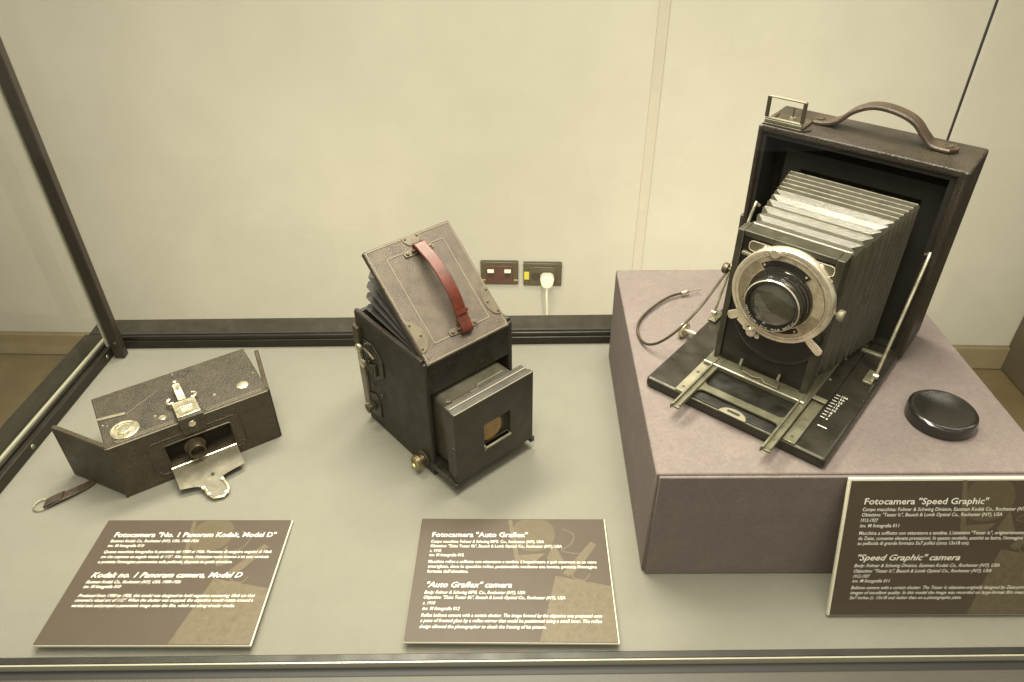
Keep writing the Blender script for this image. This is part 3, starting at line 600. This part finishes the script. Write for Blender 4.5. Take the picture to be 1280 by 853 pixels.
for i in range(5): MB().box(BU0 - 0.0002, BU0 + 0.001, BV + 0.0030, BV + 0.0050, 0.040 + i * 0.0065, 0.0416 + i * 0.0065).build('board_mark', 'plate', ref)
b = MB(); b.box(BU0 - 0.0003, BU0 + 0.001, BV + 0.0018, BV + 0.0070, 0.0735, 0.0743); b.build('board_mark', 'line', ref)
for x, z in ((0.0075, 0.0300), (0.1135, 0.0300), (0.0075, 0.1200), (0.1135, 0.1200)): MB().lathe([(0, 0.0005), (0.0011, 0.0004), (0.0015, 0)], (x, BV - 0.0001, z), (0, -1, 0), 10).build('board_screw', 'board', ref)
b = MB(); b.box(0.0014, 0.1198, BV + 0.003, BV + 0.010, BW0 + 0.0062, BW0 + 0.0125); b.build('base_moulding', 'board', ref, bevel=0.0006)
b = MB(); b.box(0.0432, 0.0834, BV - 0.0012, BV + 0.006, 0.0487, 0.0515); b.build('window_sill', 'satin', ref, bevel=0.0005)
MB(Matrix.Translation((0.0575, BV + 0.0066, 0.0705)) @ Matrix.Rotation(R(90), 4, 'X')).prism([(x, y) for x, y in disc(0, 0, 0.0165, 28) if True], 0.0, 0.0008).build('inner_lens', 'amber', ref)
b = MB(); b.cyl((0.0432, BV - 0.0014, 0.0545), (0.0432, BV + 0.001, 0.0545), 0.0016, seg=12); b.tube([(0.0432, BV - 0.001, 0.0540), (0.0424, BV - 0.001, 0.0480)], 0.0007, 6); b.build('window_catch', 'satin', ref)
b = MB(Matrix.Rotation(R(90), 4, 'X')); b.prism(rrect(0.0125, 0.1095, 0.0180, 0.1185, 0.009), -0.040, 0.0246); b.build('front_bellows', 'bellows', ref, bevel=0.002)
b = MB(); b.tube([(0.0150, -0.0150, 0.1188), (0.0220, -0.0200, 0.1196), (0.0560, -0.0205, 0.1196), (0.0600, -0.0150, 0.1192), (0.0980, -0.0145, 0.1192)], 0.0010, 6); b.build('link_rod', 'satin', ref)
b = MB(); b.box(0.018, 0.045, -0.0225, -0.0185, 0.1186, 0.1215); b.build('link_plate', 'bronze', ref, bevel=0.0006)
b = MB(); b.box(-0.0005, 0.0072, -0.0445, 0.010, 0.0122, 0.0195); b.box(0.1165, 0.1225, -0.0445, 0.010, 0.0122, 0.0195); b.box(0.0075, 0.116, -0.030, 0.010, 0.0122, 0.0160); b.build('slide_rail', 'wood', ref, bevel=0.0008)
# side fittings: focusing knob, shutter key plates
kn = (0.0, 0.0195, 0.0165)
MB().lathe([(0, 0.0), (0.0100, 0.0), (0.0105, 0.0010), (0.0098, 0.0020), (0.0060, 0.0022), (0.0052, 0.0085), (0, 0.0085)], kn, (-1, 0, 0), 30).build('knob_washer', 'bronze', ref)
MB().lathe([(0, 0.0082), (0.0078, 0.0082), (0.0088, 0.0092), (0.0088, 0.0140), (0.0078, 0.0150), (0.0062, 0.0150), (0.0056, 0.0132), (0, 0.0136)], kn, (-1, 0, 0), 30).build('focus_knob', 'brass', ref)
def side(pts, x0, x1, name, m, parent=ref, bev=0.0005):
    return MB(Matrix(((0, 0, 1, 0), (1, 0, 0, 0), (0, 1, 0, 0), (0, 0, 0, 1)))).prism(pts, x0, x1).build(name, m, parent, bevel=bev)
sp = side([(0.139, 0.135), (0.110, 0.140), (0.088, 0.122), (0.090, 0.098), (0.108, 0.084), (0.139, 0.094)], -0.0016, -0.0001, 'shutter_plate', 'black')
for (y, z), r_ in (((0.130, 0.125), 0.0058), ((0.126, 0.104), 0.0060)):
    MB().lathe([(0, 0.004), (r_ * 0.4, 0.004), (r_ * 0.45, 0.0062), (r_, 0.0062), (r_, 0.0094), (r_ * 0.4, 0.0096), (0, 0.0096)], (0, y, z), (-1, 0, 0), 18).build('winding_key', 'nickel', ref)
MB().tube([(-0.008, 0.130, 0.125), (-0.009, 0.128, 0.114), (-0.008, 0.126, 0.104)], 0.0022, 8).build('key_bar', 'nickel', ref)
MB().tube([(-0.006, 0.120, 0.128), (-0.006, 0.108, 0.127), (-0.005, 0.102, 0.122)], 0.0020, 8).build('lever', 'bronze', ref)
for i in range(6): MB().box(-0.0045, -0.0018, 0.104 + i * 0.0042, 0.1065 + i * 0.0042, 0.092 + (i % 2) * 0.003, 0.110 - (i % 3) * 0.002).build('ratchet_tooth', 'bronze', ref, bevel=0.0004)
for y, z in ((0.094, 0.118), (0.112, 0.136), (0.100, 0.064), (0.120, 0.068)): MB().lathe([(0, 0.0014), (0.002, 0.001), (0.0027, 0)], (-0.0015, y, z), (-1, 0, 0), 12).build('screw', 'bronze', ref)
b = MB(); b.box(-0.0035, 0.0004, GD - 0.010, GD + 0.0015, 0.024, 0.118); b.build('back_catch', 'satin', ref, bevel=0.0008)
b = MB(); b.box(-0.0045, 0.0004, GD - 0.010, GD + 0.0025, 0.124, 0.150); b.build('back_hinge', 'bronze', ref, bevel=0.001)
side([(0.140, 0.048), (0.118, 0.056), (0.108, 0.046), (0.110, 0.020), (0.140, 0.014)], -0.0016, -0.0001, 'lower_plate', 'black')
MB().lathe([(0, 0.0), (0.0062, 0.0), (0.0066, 0.003), (0.0042, 0.004), (0.0042, 0.0072), (0.0062, 0.008), (0.0062, 0.0105), (0, 0.011)], (0, 0.128, 0.030), (-1, 0, 0), 20).build('tension_knob', 'bronze', ref)
b = MB(); b.tube([(-0.009, 0.128, 0.0225), (-0.009, 0.128, 0.0375)], 0.0017, 8); b.build('knob_bar', 'brass', ref)

# ------------------------------------------------------------------ folding press camera (right), on the plinth
spd = thing('folding_camera', 'large black folding camera with extended bellows and round silver shutter', 'camera', (0.2788, 0.7664, PH), (0, 0, -0.7108))
SW, SD, SH = 0.2078, 0.0683, 0.2280
bt = Matrix.Translation((-0.0065, 0.0004, 0)) @ Matrix.Rotation(0.05, 4, 'X')
b = MB(bt); b.tray(0, SW, 0, SD, 0.0030, SH, 0.0056, SW - 0.0095, 0.010, SH - 0.0072, 0.046); b.build('body', 'leather_top', spd, bevel=0.0034, seg=3)
b = MB(bt); b.tray(0.0058, SW - 0.0097, 0.0035, 0.0460, 0.0102, SH - 0.0074, 0.0100, SW - 0.0150, 0.0130, SH - 0.0120, 0.0425); b.build('inner_lining', 'inside', spd)
b = MB(bt); b.tube([(0.004, 0.0012, SH - 0.0010), (SW - 0.004, 0.0012, SH - 0.0010)], 0.0014, 8); b.build('worn_edge', 'leather_top', spd)
# bed
b = MB(); b.box(0.0055, 0.1987, -0.2147, -0.0005, 0.0010, 0.0132); b.build('bed', 'wood', spd, bevel=0.0030, seg=3)
b = MB(); b.box(0.0520, 0.1460, -0.2130, -0.010, 0.0134, 0.0146); b.build('bed_panel', 'black', spd, bevel=0.0004)
b = MB(); b.tube([(0.009, -0.2142, 0.0125), (0.195, -0.2142, 0.0125)], 0.0010, 6); b.build('worn_edge', 'olive', spd)
# fixed tracks, sliding rails
for x0, x1, m in ((0.0400, 0.0505, 'satin'), (0.1565, 0.1685, 'olive')):
    tr = MB().box(x0, x1, -0.2150, -0.012, 0.0134, 0.0160).build('track_plate', m, spd, bevel=0.0005)
    for y in (-0.207, -0.176, -0.13): MB().lathe([(0, 0.0007), (0.0014, 0.0005), (0.0018, 0)], ((x0 + x1) / 2, y, 0.0160), (0, 0, 1), 10).build('screw', 'bronze', tr)
for x0, x1 in ((0.0515, 0.0600), (0.1470, 0.1560)):
    b = MB(); b.box(x0, x1, -0.2430, -0.030, 0.0162, 0.0185); b.box(x0 + 0.0002, x0 + 0.0024, -0.2430, -0.030, 0.0186, 0.0215); b.box(x1 - 0.0022, x1 - 0.0002, -0.2400, -0.030, 0.0186, 0.0205); b.build('slide_rail', 'olive', spd, bevel=0.0004)
    MB().box(x0 - 0.0008, x0 + 0.0008, -0.2440, -0.2425, 0.0150, 0.0205).build('rail_tip', 'olive', spd, bevel=0.0003)
# bridge between the rails, with filleted ends
def fil(x, y, a0, a1, r, n=5): return [(x + r * math.cos(R(a0 + (a1 - a0) * i / n)), y + r * math.sin(R(a0 + (a1 - a0) * i / n))) for i in range(n + 1)]
br = [(0.0602, -0.1800)] + fil(0.0672, -0.1870, 180, 270, 0.0) + [(0.0602, -0.186)] + fil(0.0662, -0.1855, 180, 270, 0.006) + fil(0.1408, -0.1855, -90, 0, 0.006) + [(0.1468, -0.180), (0.1468, -0.211)] + fil(0.1408, -0.2070, 0, 90, 0.006) + fil(0.0662, -0.2070, 90, 180, 0.006) + [(0.0602, -0.211)]
br = [(0.0602, -0.1800)] + fil(0.0662, -0.1855, 180, 270, 0.006) + fil(0.1408, -0.1855, -90, 0, 0.006) + [(0.1468, -0.180), (0.1468, -0.211)] + fil(0.1408, -0.2070, 0, 90, 0.006) + fil(0.0662, -0.2070, 90, 180, 0.006) + [(0.0602, -0.211)]
b = MB(); b.prism(br, 0.0164, 0.0182); b.build('rail_bridge', 'olive', spd)
# half disc catch with slot
hd = [(0.1045 + 0.0145 * math.cos(R(a)), -0.2170 + 0.0110 * math.sin(R(a))) for a in range(0, 181, 12)]
b = MB(); b.prism(hd, 0.0148, 0.0160); cat = b.build('bed_catch', 'satin', spd, bevel=0.0003)
b = MB(); b.prism(rrect(0.0975, 0.1105, -0.2135, -0.2105, 0.0007, 2), 0.0161, 0.0164); b.build('catch_slot', 'inside', cat)
# front crossbar
b = MB(); b.box(0.0420, 0.1535, -0.1580, -0.1365, 0.0188, 0.0200); b.box(0.0420, 0.1535, -0.1592, -0.1576, 0.0150, 0.0202); b.build('front_crossbar', 'olive', spd, bevel=0.0009)
b = MB(); b.tube([(0.0425, -0.1586, 0.0203), (0.153, -0.1586, 0.0203)], 0.0011, 8); b.build('crossbar_lip', 'silver', spd)
cl = MB().prism([(0.0820, -0.1520), (0.0960, -0.1545), (0.1030, -0.1510), (0.1100, -0.1560), (0.1240, -0.1560), (0.1225, -0.1470), (0.1040, -0.1440), (0.0830, -0.1455)], 0.0203, 0.0222).build('spring_clip', 'olive', spd, bevel=0.0006)
for x in (0.0800, 0.1212): MB().tube([(x, -0.1470, 0.0200), (x - 0.0012, -0.1500, 0.0275), (x - 0.0012, -0.1470, 0.0330)], 0.0015, 8).build('clip_lever', 'satin', spd)
# front standard
FV, FT = -0.1450, 0.1745
SU0, SU1 = 0.0462, 0.1495
b = MB(); b.box(SU0, SU0 + 0.0065, FV, FV + 0.020, 0.0190, FT); b.box(SU1 - 0.0075, SU1, FV, FV + 0.020, 0.0190, FT); b.box(SU0 + 0.0066, SU1 - 0.0076, FV + 0.001, FV + 0.020, FT - 0.006, FT)
b.build('standard_frame', 'olive_dark', spd, bevel=0.0008)
b = MB(); b.box(SU0 + 0.0067, SU1 - 0.0077, FV + 0.0030, FV + 0.014, 0.0200, FT - 0.0062); b.build('front_board', 'black', spd, bevel=0.0006)
b = MB(Matrix.Translation((0, FV + 0.0012, 0)) @ Matrix.Rotation(R(90), 4, 'X')); b.prism(rrect(0.0600, 0.1430, FT - 0.0185, FT - 0.0078, 0.0040), -0.0018, 0.0008); tp = b.build('top_plate', 'olive', spd, bevel=0.0005)
b = MB(); b.tube([(x, FV + 0.0004, z) for x, z in rrect(0.0602, 0.1428, FT - 0.0183, FT - 0.0080, 0.0040)], 0.0005, 6, True); b.build('plate_rim', 'silver', tp)
for x in (0.0765, 0.1305):
    s_ = MB(); s_.lathe([(0, 0.001), (0.0024, 0.0008), (0.0029, 0)], (x, FV + 0.0002, FT - 0.0118), (0, -1, 0), 14); s_.build('screw', 'silver', tp)
    s_ = MB(); s_.tube([(x + 0.001, FV - 0.0002, FT - 0.0130), (x + 0.0055, FV - 0.0002, FT - 0.0175)], 0.0011, 6); s_.build('slot', 'inside', tp)
b = MB(); b.box(0.0545, 0.1440, FV - 0.0012, FV + 0.0029, FT - 0.0245, FT - 0.0212); b.build('board_clamp', 'satin', spd, bevel=0.0006)
LC = (0.1032, 0.1225)
b = MB(); b.lathe([(0.0, 0.0), (0.0460, 0.0), (0.0460, 0.0022), (0.0435, 0.0032), (0.0405, 0.0018), (0, 0.0018)], (0.1045, FV + 0.0028, 0.0880), (0, -1, 0), 64); b.build('lens_flange', 'black', spd)
# shutter and lens
LCv = (LC[0], FV + 0.002, LC[1])
b = MB(); b.lathe([(0.040, 0.0), (0.0480, 0.0), (0.0497, 0.0010), (0.0498, 0.0088), (0.0490, 0.0102), (0.0470, 0.0106), (0.0455, 0.0104), (0.0452, 0.0097), (0.0446, 0.0097), (0.0443, 0.0105), (0.0428, 0.0105), (0.0425, 0.0096), (0.0400, 0.0090)], LCv, (0, -1, 0), 120)
b.build('shutter_ring', 'silver', spd)
MB().lathe([(0.0424, 0.0094), (0.0424, 0.0100), (0.0300, 0.0100), (0.0300, 0.0090)], LCv, (0, -1, 0), 96).build('dial_face', 'dial', spd)
def arc(r0, r1, h, a0, a1, m, name, hh=0.0006, parent=spd): # angles counter-clockwise from the right, seen from the front
    g = MB(Matrix.Translation(LCv) @ Matrix.Rotation(R(90), 4, 'X'))
    n = 28
    out = [(r1 * math.cos(R(a0 + (a1 - a0) * i / n)), r1 * math.sin(R(a0 + (a1 - a0) * i / n))) for i in range(n + 1)]
    inn = [(r0 * math.cos(R(a1 - (a1 - a0) * i / n)), r0 * math.sin(R(a1 - (a1 - a0) * i / n))) for i in range(n + 1)]
    for i in range(n):
        g.prism([out[i], out[i + 1], inn[n - i - 1], inn[n - i]], h, h + hh)
    return g.build(name, m, parent)
arc(0.0322, 0.0382, 0.0101, 52, 130, 'inside', 'speed_scale')
arc(0.0340, 0.0388, 0.0101, -128, -50, 'inside', 'aperture_scale')
for r0 in (0.0335, 0.0350, 0.0365, 0.0380, 0.0395, 0.0410):
    arc(r0, r0 + 0.0005, 0.01005, 134, 226, 'bronze', 'scale_line', 0.0002); arc(r0, r0 + 0.0005, 0.01005, -46, -12, 'bronze', 'scale_line', 0.0002)
for a0_, a1_ in ((-10, 48),):
    for r0 in (0.0420,): arc(r0, r0 + 0.0003, 0.01005, a0_, a1_, 'bronze', 'scale_line', 0.0002)
for a, r_ in ((57, 0.0355), (126, 0.0358), (-54, 0.0365)):
    MB().lathe([(0, 0.0012), (0.0009, 0.001), (0.0012, 0)], (LC[0] + r_ * math.cos(R(a)), FV - 0.0088, LC[1] + r_ * math.sin(R(a))), (0, -1, 0), 10).build('scale_stud', 'silver', spd)
b = MB(); b.lathe([(0.0, 0.010), (0.0315, 0.010), (0.0317, 0.0125), (0.0306, 0.0150), (0.0300, 0.0150), (0.0297, 0.0190), (0.0287, 0.0192), (0.0285, 0.0222), (0.0276, 0.0226), (0.0272, 0.0290), (0.0266, 0.0300), (0.0258, 0.0302), (0.0234, 0.0296), (0.0228, 0.0270), (0, 0.0268)], LCv, (0, -1, 0), 80)
b.build('lens_barrel', 'cap', spd)
b = MB(); b.lathe([(0.0270, 0.0294), (0.0266, 0.0303), (0.0260, 0.0305)], LCv, (0, -1, 0), 80); b.build('lens_rim', 'silver', spd)
b = MB(); b.lathe([(0.0229, 0.0272), (0.0200, 0.0287), (0.0150, 0.0301), (0.0080, 0.0311), (0, 0.0314)], LCv, (0, -1, 0), 64); b.build('lens_glass', 'lens_glass', spd)
# engraving round the lens
g = MB(); s_ = 'BAUSCH & LOMB - ZEISS  TESSAR  SERIES Ic'
for i, ch in enumerate(s_):
    if ch == ' ': continue
    a = R(200 + 140 * i / (len(s_) - 1)); rr = 0.0247
    q = Matrix.Translation(Vector(LCv) + Vector((rr * math.cos(a), -0.0299, rr * math.sin(a)))) @ Matrix.Rotation(R(90), 4, 'X') @ Matrix.Rotation(a + R(90), 4, 'Z')
    g.xf = q; text_mesh(g, ch, -0.0006, -0.0007, 0.0024, 0.0004)
g.build('engraving', 'ink', spd)
def on_ring(a, r, d=0.0): return Vector((LC[0] + r * math.cos(R(a)), FV + 0.002 - d, LC[1] + r * math.sin(R(a))))
# nuts and levers round the shutter
for a, r_ in ((106, 0.0462), (-112, 0.0520)):
    p = on_ring(a, r_, 0.0095)
    MB().lathe([(0, 0.0), (0.0052, 0.0), (0.0054, 0.0030), (0.0042, 0.0045), (0, 0.0048)], p, (0, -1, 0), 20).build('shutter_nut', 'silver', spd)
    tdir = Vector((-math.sin(R(a)), 0, math.cos(R(a))))
    for s2 in (-1, 1): MB().lathe([(0, 0.0), (0.0026, 0.0), (0.0026, 0.0025), (0, 0.003)], p + tdir * 0.0072 * s2, (0, -1, 0), 14).build('nut_stud', 'silver', spd)
def lever(a0, r0, a1, r1, wd, name, m):
    p, q = on_ring(a0, r0, 0.006), on_ring(a1, r1, 0.006)
    MB().strap([p, p.lerp(q, .5), q, q + (q - p).normalized() * 0.002], [wd * .8, wd, wd, wd * .5], 0.0028, (q - p).cross(Vector((0, 1, 0)))).build(name, m, spd)
lever(-47, 0.046, -44, 0.066, 0.0085, 'shutter_lever', 'silver')
lever(-136, 0.048, -138, 0.062, 0.0095, 'release_socket', 'silver')
b = MB(Matrix.Translation((LC[0] + 0.0515 * math.cos(R(-122)), FV - 0.002, LC[1] + 0.0515 * math.sin(R(-122)))) @ Matrix.Rotation(R(-122), 4, 'Y').inverted() if False else Matrix()); 
b = MB(); p, q = on_ring(-122, 0.0470, 0.004), on_ring(-122, 0.0560, 0.004)
b.strap([p, q], 0.020, 0.009, (q - p).cross(Vector((0, 1, 0)))); b.build('air_cylinder', 'silver', spd)
# bellows: eight-sided loops tapering from the body to the standard
b = MB(); loops = []; nb = 22
steps = [0.75] * 12 + [0.95, 1.0, 1.1, 1.15, 1.3, 1.3, 1.4, 1.4, 1.4, 1.0]
tot = sum(steps); acc = 0.0; crest = []
for i in range(nb + 1):
    t_ = acc / tot; v = -0.002 - 0.1220 * t_
    if i < nb: acc += steps[i]
    ridge = (i % 2 == 1); dp = 0.0085 if i < 11 else (0.0065 if i < 15 else 0.0045)
    e = 0.0 if ridge else dp
    u0 = 0.0345 + (0.0490 - 0.0345) * t_ + e; u1 = 0.1700 + (0.1480 - 0.1700) * t_ - e
    z0 = 0.0180 + (0.0230 - 0.0180) * t_ + e; z1 = 0.1850 + (0.1718 - 0.1850) * t_ - e * (0.95 if i < 11 else 0.6 if i < 15 else 0.36)
    c_ = 0.0016 if ridge else 0.0120
    if i == nb: c_ = 0.004
    cx_ = 0.0016 if ridge else 0.0035
    for dv, dz in (((0.00065, 0.0), (-0.00065, 0.0)) if ridge else ((0, 0),)):       # a folded crest is a narrow rounded strip
        loops.append([b._v((x, v + dv, z)) for x, z in ((u0 + c_, z0), (u1 - c_, z0), (u1, z0 + c_), (u1, z1 - c_), (u1 - cx_, z1), (u0 + cx_, z1), (u0, z1 - c_), (u0, z0 + c_))])
    if ridge: crest.append((u0 + 0.002, u1 - 0.002, v, z1))
for A, B in zip(loops, loops[1:]):
    for q in range(8): b.face([A[q], A[(q + 1) % 8], B[(q + 1) % 8], B[q]])
bel = b.build('bellows', 'bellows', spd, sharp=8)
for x0, x1, v, z in crest[:9]: MB().tube([(x0, v, z + 0.0001), (x1, v, z + 0.0001)], 0.0006, 6).build('fold_edge', 'worn_lit_fold', bel)  # pale tubes paint the lit lines along the worn crests
b = MB(); b.tray(0.020, 0.185, 0.016, 0.030, 0.012, 0.200, 0.040, 0.165, 0.022, 0.180, 0.012); b.build('bellows_frame', 'inside', spd, bevel=0.001)
# knobs on the standard and the bed
MB().lathe([(0, -0.002), (0.0022, -0.002), (0.0022, 0.0050), (0.0058, 0.0055), (0.0062, 0.0070), (0.0062, 0.0100), (0.0052, 0.0115), (0, 0.012)], (SU1 - 0.0010, FV + 0.010, 0.1150), (1, 0, 0), 20).build('rise_knob', 'satin', spd)
MB().lathe([(0, -0.002), (0.0022, -0.002), (0.0022, 0.0050), (0.0052, 0.0055), (0.0056, 0.0070), (0.0056, 0.0095), (0.0046, 0.0110), (0, 0.0115)], (SU0 - 0.0005, FV + 0.010, 0.1225), (-1, 0, 0), 20).build('rise_knob', 'bronze', spd)
MB().lathe([(0, -0.003), (0.0028, -0.003), (0.0028, 0.0110), (0.0084, 0.0112), (0.0096, 0.0122), (0.0096, 0.0165), (0.0086, 0.0178), (0.0040, 0.0180), (0, 0.0172)], (0.0055, -0.1085, 0.0098), (-1, 0, 0), 30).build('focus_knob', 'nickel', spd)
# struts of the bed
for sx, x in ((1, 0.1925), (-1, 0.0065)):
    b = MB(); b.tube(smooth_path([(x - sx * 0.004, -0.003, 0.1345), (x - sx * 0.001, -0.005, 0.1362), (x, -0.009, 0.1330), (x + sx * 0.0005, -0.040, 0.074), (x + sx * 0.0005, -0.0660, 0.0200)], 5), 0.0018, 8); b.build('bed_strut', 'nickel', spd)
    b = MB(); b.strap([(x + sx * 0.0005, -0.044, 0.0640), (x + sx * 0.0005, -0.0660, 0.0180)], 0.0075, 0.0018, (0, 0.9, 0.43)); b.build('strut_sleeve', 'olive', spd)
    b = MB(); b.cyl((x - sx * 0.002, -0.0665, 0.0182), (x + sx * 0.0032, -0.0665, 0.0182), 0.0030, seg=14); b.build('strut_pivot', 'nickel', spd)
    b = MB(); b.box(x - 0.0085 if sx > 0 else x - 0.001, x + 0.0012 if sx > 0 else x + 0.0085, -0.0800, -0.0560, 0.0134, 0.0168); b.build('strut_base', 'olive', spd, bevel=0.0006)
b = MB(); b.box(0.1690, 0.1905, -0.052, -0.047, 0.0310, 0.0340); b.build('strut_arm', 'olive', spd, bevel=0.0005)
# distance scale painted on the bed, with its pointer
g = MB()
for i, s_ in enumerate(('6', '7', '8', '10', '12', '15', '25', '50', '100')):
    y = -0.158 + i * 0.0053
    g.flat([(0.1712, y - 0.0004), (0.1755, y - 0.0004), (0.1755, y + 0.0004), (0.1712, y + 0.0004)], 0.01335)
    text_mesh(g, s_, 0.1770, y - 0.0014, 0.0046, 0.01335)
g.flat([(0.1740, -0.1725), (0.1830, -0.1725), (0.1830, -0.1713), (0.1740, -0.1713)], 0.01335)
g.build('distance_scale', 'ink', spd)
b = MB(); b.box(0.1560, 0.1700, -0.1450, -0.1385, 0.0188, 0.0202); b.build('scale_pointer', 'satin', spd, bevel=0.0005)
b = MB(); b.box(0.1500, 0.1695, -0.1360, -0.018, 0.0162, 0.0168); b.build('track_cover', 'wood', spd, bevel=0.0003)
for y in (-0.10, -0.055): MB().lathe([(0, 0.0008), (0.0012, 0.0006), (0.0016, 0)], (0.158, y, 0.0168), (0, 0, 1), 10).build('screw', 'satin', spd)
# latch on the left side, eyelet
b = MB(bt); b.box(-0.0045, -0.0002, 0.004, 0.018, 0.096, 0.116); b.build('body_latch', 'bronze', spd, bevel=0.0015)
# frame finder on the top
zt = SH
ft = bt @ Matrix.Translation((0, 0, zt))
b = MB(ft); b.box(0.0030, 0.0450, 0.0030, 0.0360, 0.0002, 0.0024); b.build('finder_base', 'bronze', spd, bevel=0.0005)
b = MB(ft); b.box(0.0040, 0.0445, 0.0040, 0.0075, 0.0025, 0.0062); b.build('finder_hinge', 'olive', spd, bevel=0.0006)
def fr_bar(x0, x1, z0, z1, m='olive'): MB(ft).box(x0, x1, 0.0046, 0.0082, z0, z1).build('finder_frame', m, spd, bevel=0.0005)
fr_bar(0.0040, 0.0440, 0.0063, 0.0080, 'satin'); fr_bar(0.0040, 0.0440, 0.0290, 0.0308, 'satin')
fr_bar(0.0030, 0.0066, 0.0081, 0.0302, 'bronze'); fr_bar(0.0416, 0.0452, 0.0081, 0.0302, 'bronze')
b = MB(ft); b.tube([(0.0255, 0.0270, 0.0022), (0.0255, 0.0270, 0.0130)], 0.0009, 8); b.tube([(0.0240, 0.0270, 0.0150), (0.0255, 0.0270, 0.0130), (0.0270, 0.0270, 0.0150)], 0.0007, 6); b.build('peep_sight', 'bronze', spd)
MB(ft).lathe([(0, 0.0024), (0.0028, 0.0022), (0.0034, 0)], (0.0255, 0.0270, 0.0023), (0, 0, 1), 16).build('sight_base', 'satin', spd)
b = MB(ft); b.tube([(0.0085, 0.009, 0.0030), (0.0080, 0.032, 0.0032)], 0.0011, 6); b.build('finder_spring', 'bronze', spd)
b = MB(ft); b.tube([(0.0470, 0.0050, 0.0012), (0.0520, 0.0130, 0.0012)], 0.0010, 6); b.build('finder_pin', 'bronze', spd)
# carrying handle
hx = smooth_path([(0.0430, 0.040, 0.0022), (0.0560, 0.040, 0.0024), (0.0700, 0.040, 0.0075), (0.0840, 0.040, 0.0210), (0.1020, 0.040, 0.0290), (0.1240, 0.040, 0.0280), (0.1420, 0.040, 0.0215), (0.1540, 0.040, 0.0100), (0.1640, 0.040, 0.0030), (0.1860, 0.040, 0.0024)], 6)
b = MB(ft); wl = [0.0185 - 0.0030 * math.sin(math.pi * i / (len(hx) - 1)) for i in range(len(hx))]
wl[0] = 0.006; wl[1] = 0.011; wl[-1] = 0.006; wl[-2] = 0.011
b.strap(hx, wl, 0.0046, (0, 1, 0)); b.build('handle', 'strap', spd)
for x in (0.0500, 0.1765):
    MB(ft).lathe([(0.0052, 0), (0.0050, 0.0016), (0.0034, 0.0018), (0.0030, 0.0010), (0, 0.0010)], (x, 0.040, 0.0040), (0, 0, 1), 20).build('handle_rivet', 'bronze', spd)
# cable release screwed into the shutter, its end lying on the plinth
rel = [(0.2520, 0.7130, 0.0845), (0.2340, 0.6900, 0.0790), (0.2090, 0.6650, 0.0600), (0.1870, 0.6550, 0.0380), (0.1690, 0.6550, 0.0200), (0.1570, 0.6630, 0.0090), (0.1500, 0.6780, 0.0040), (0.1490, 0.7010, 0.0035), (0.1577, 0.7250, 0.0035), (0.1785, 0.7510, 0.0040), (0.1995, 0.7690, 0.0048), (0.2150, 0.7755, 0.0055)]
inv = Matrix.Rotation(0.7108, 4, 'Z') @ Matrix.Translation((-0.2788, -0.7664, 0))
rp = smooth_path([inv @ Vector(p) for p in rel], 7)
b = MB(); b.tube(rp, 0.0016, 8); cb = b.build('cable_release', 'bronze', spd)
e0, e1 = inv @ Vector((0.2150, 0.7755, 0.0055)), inv @ Vector((0.2265, 0.7790, 0.0060))
d_ = (e1 - e0).normalized()
b = MB(); b.lathe([(0, 0), (0.0026, 0), (0.0028, 0.003), (0.0021, 0.0042), (0.0026, 0.0056), (0.0026, 0.0095), (0.0014, 0.0115), (0.0008, 0.012), (0.0008, 0.0240), (0.0016, 0.0244), (0.0016, 0.0256), (0, 0.026)], e0, d_, 14); b.build('cable_plunger', 'nickel', cb)
b = MB(); q0 = Vector(rp[0]); b.lathe([(0, -0.004), (0.0028, -0.004), (0.0030, 0.006), (0.0018, 0.011), (0, 0.011)], q0, (Vector(rp[3]) - q0), 14); b.build('cable_ferrule', 'brass', cb)

# ------------------------------------------------------------------ lens cap on the plinth
cap = MB(); cap.lathe([(0, 0.0004), (0.0318, 0.0004), (0.0326, 0.0014), (0.0328, 0.0100), (0.0320, 0.0128), (0.0304, 0.0142), (0.0285, 0.0146), (0.0262, 0.0142), (0.0180, 0.0130), (0.0, 0.0124)], (0, 0, 0), (0, 0, 1), 72)
o = cap.build('lens_cap', 'cap'); o.location = (0.4315, 0.5425, PH)
tag(o, 'round glossy black lens cap lying on the mauve plinth', 'lens cap')
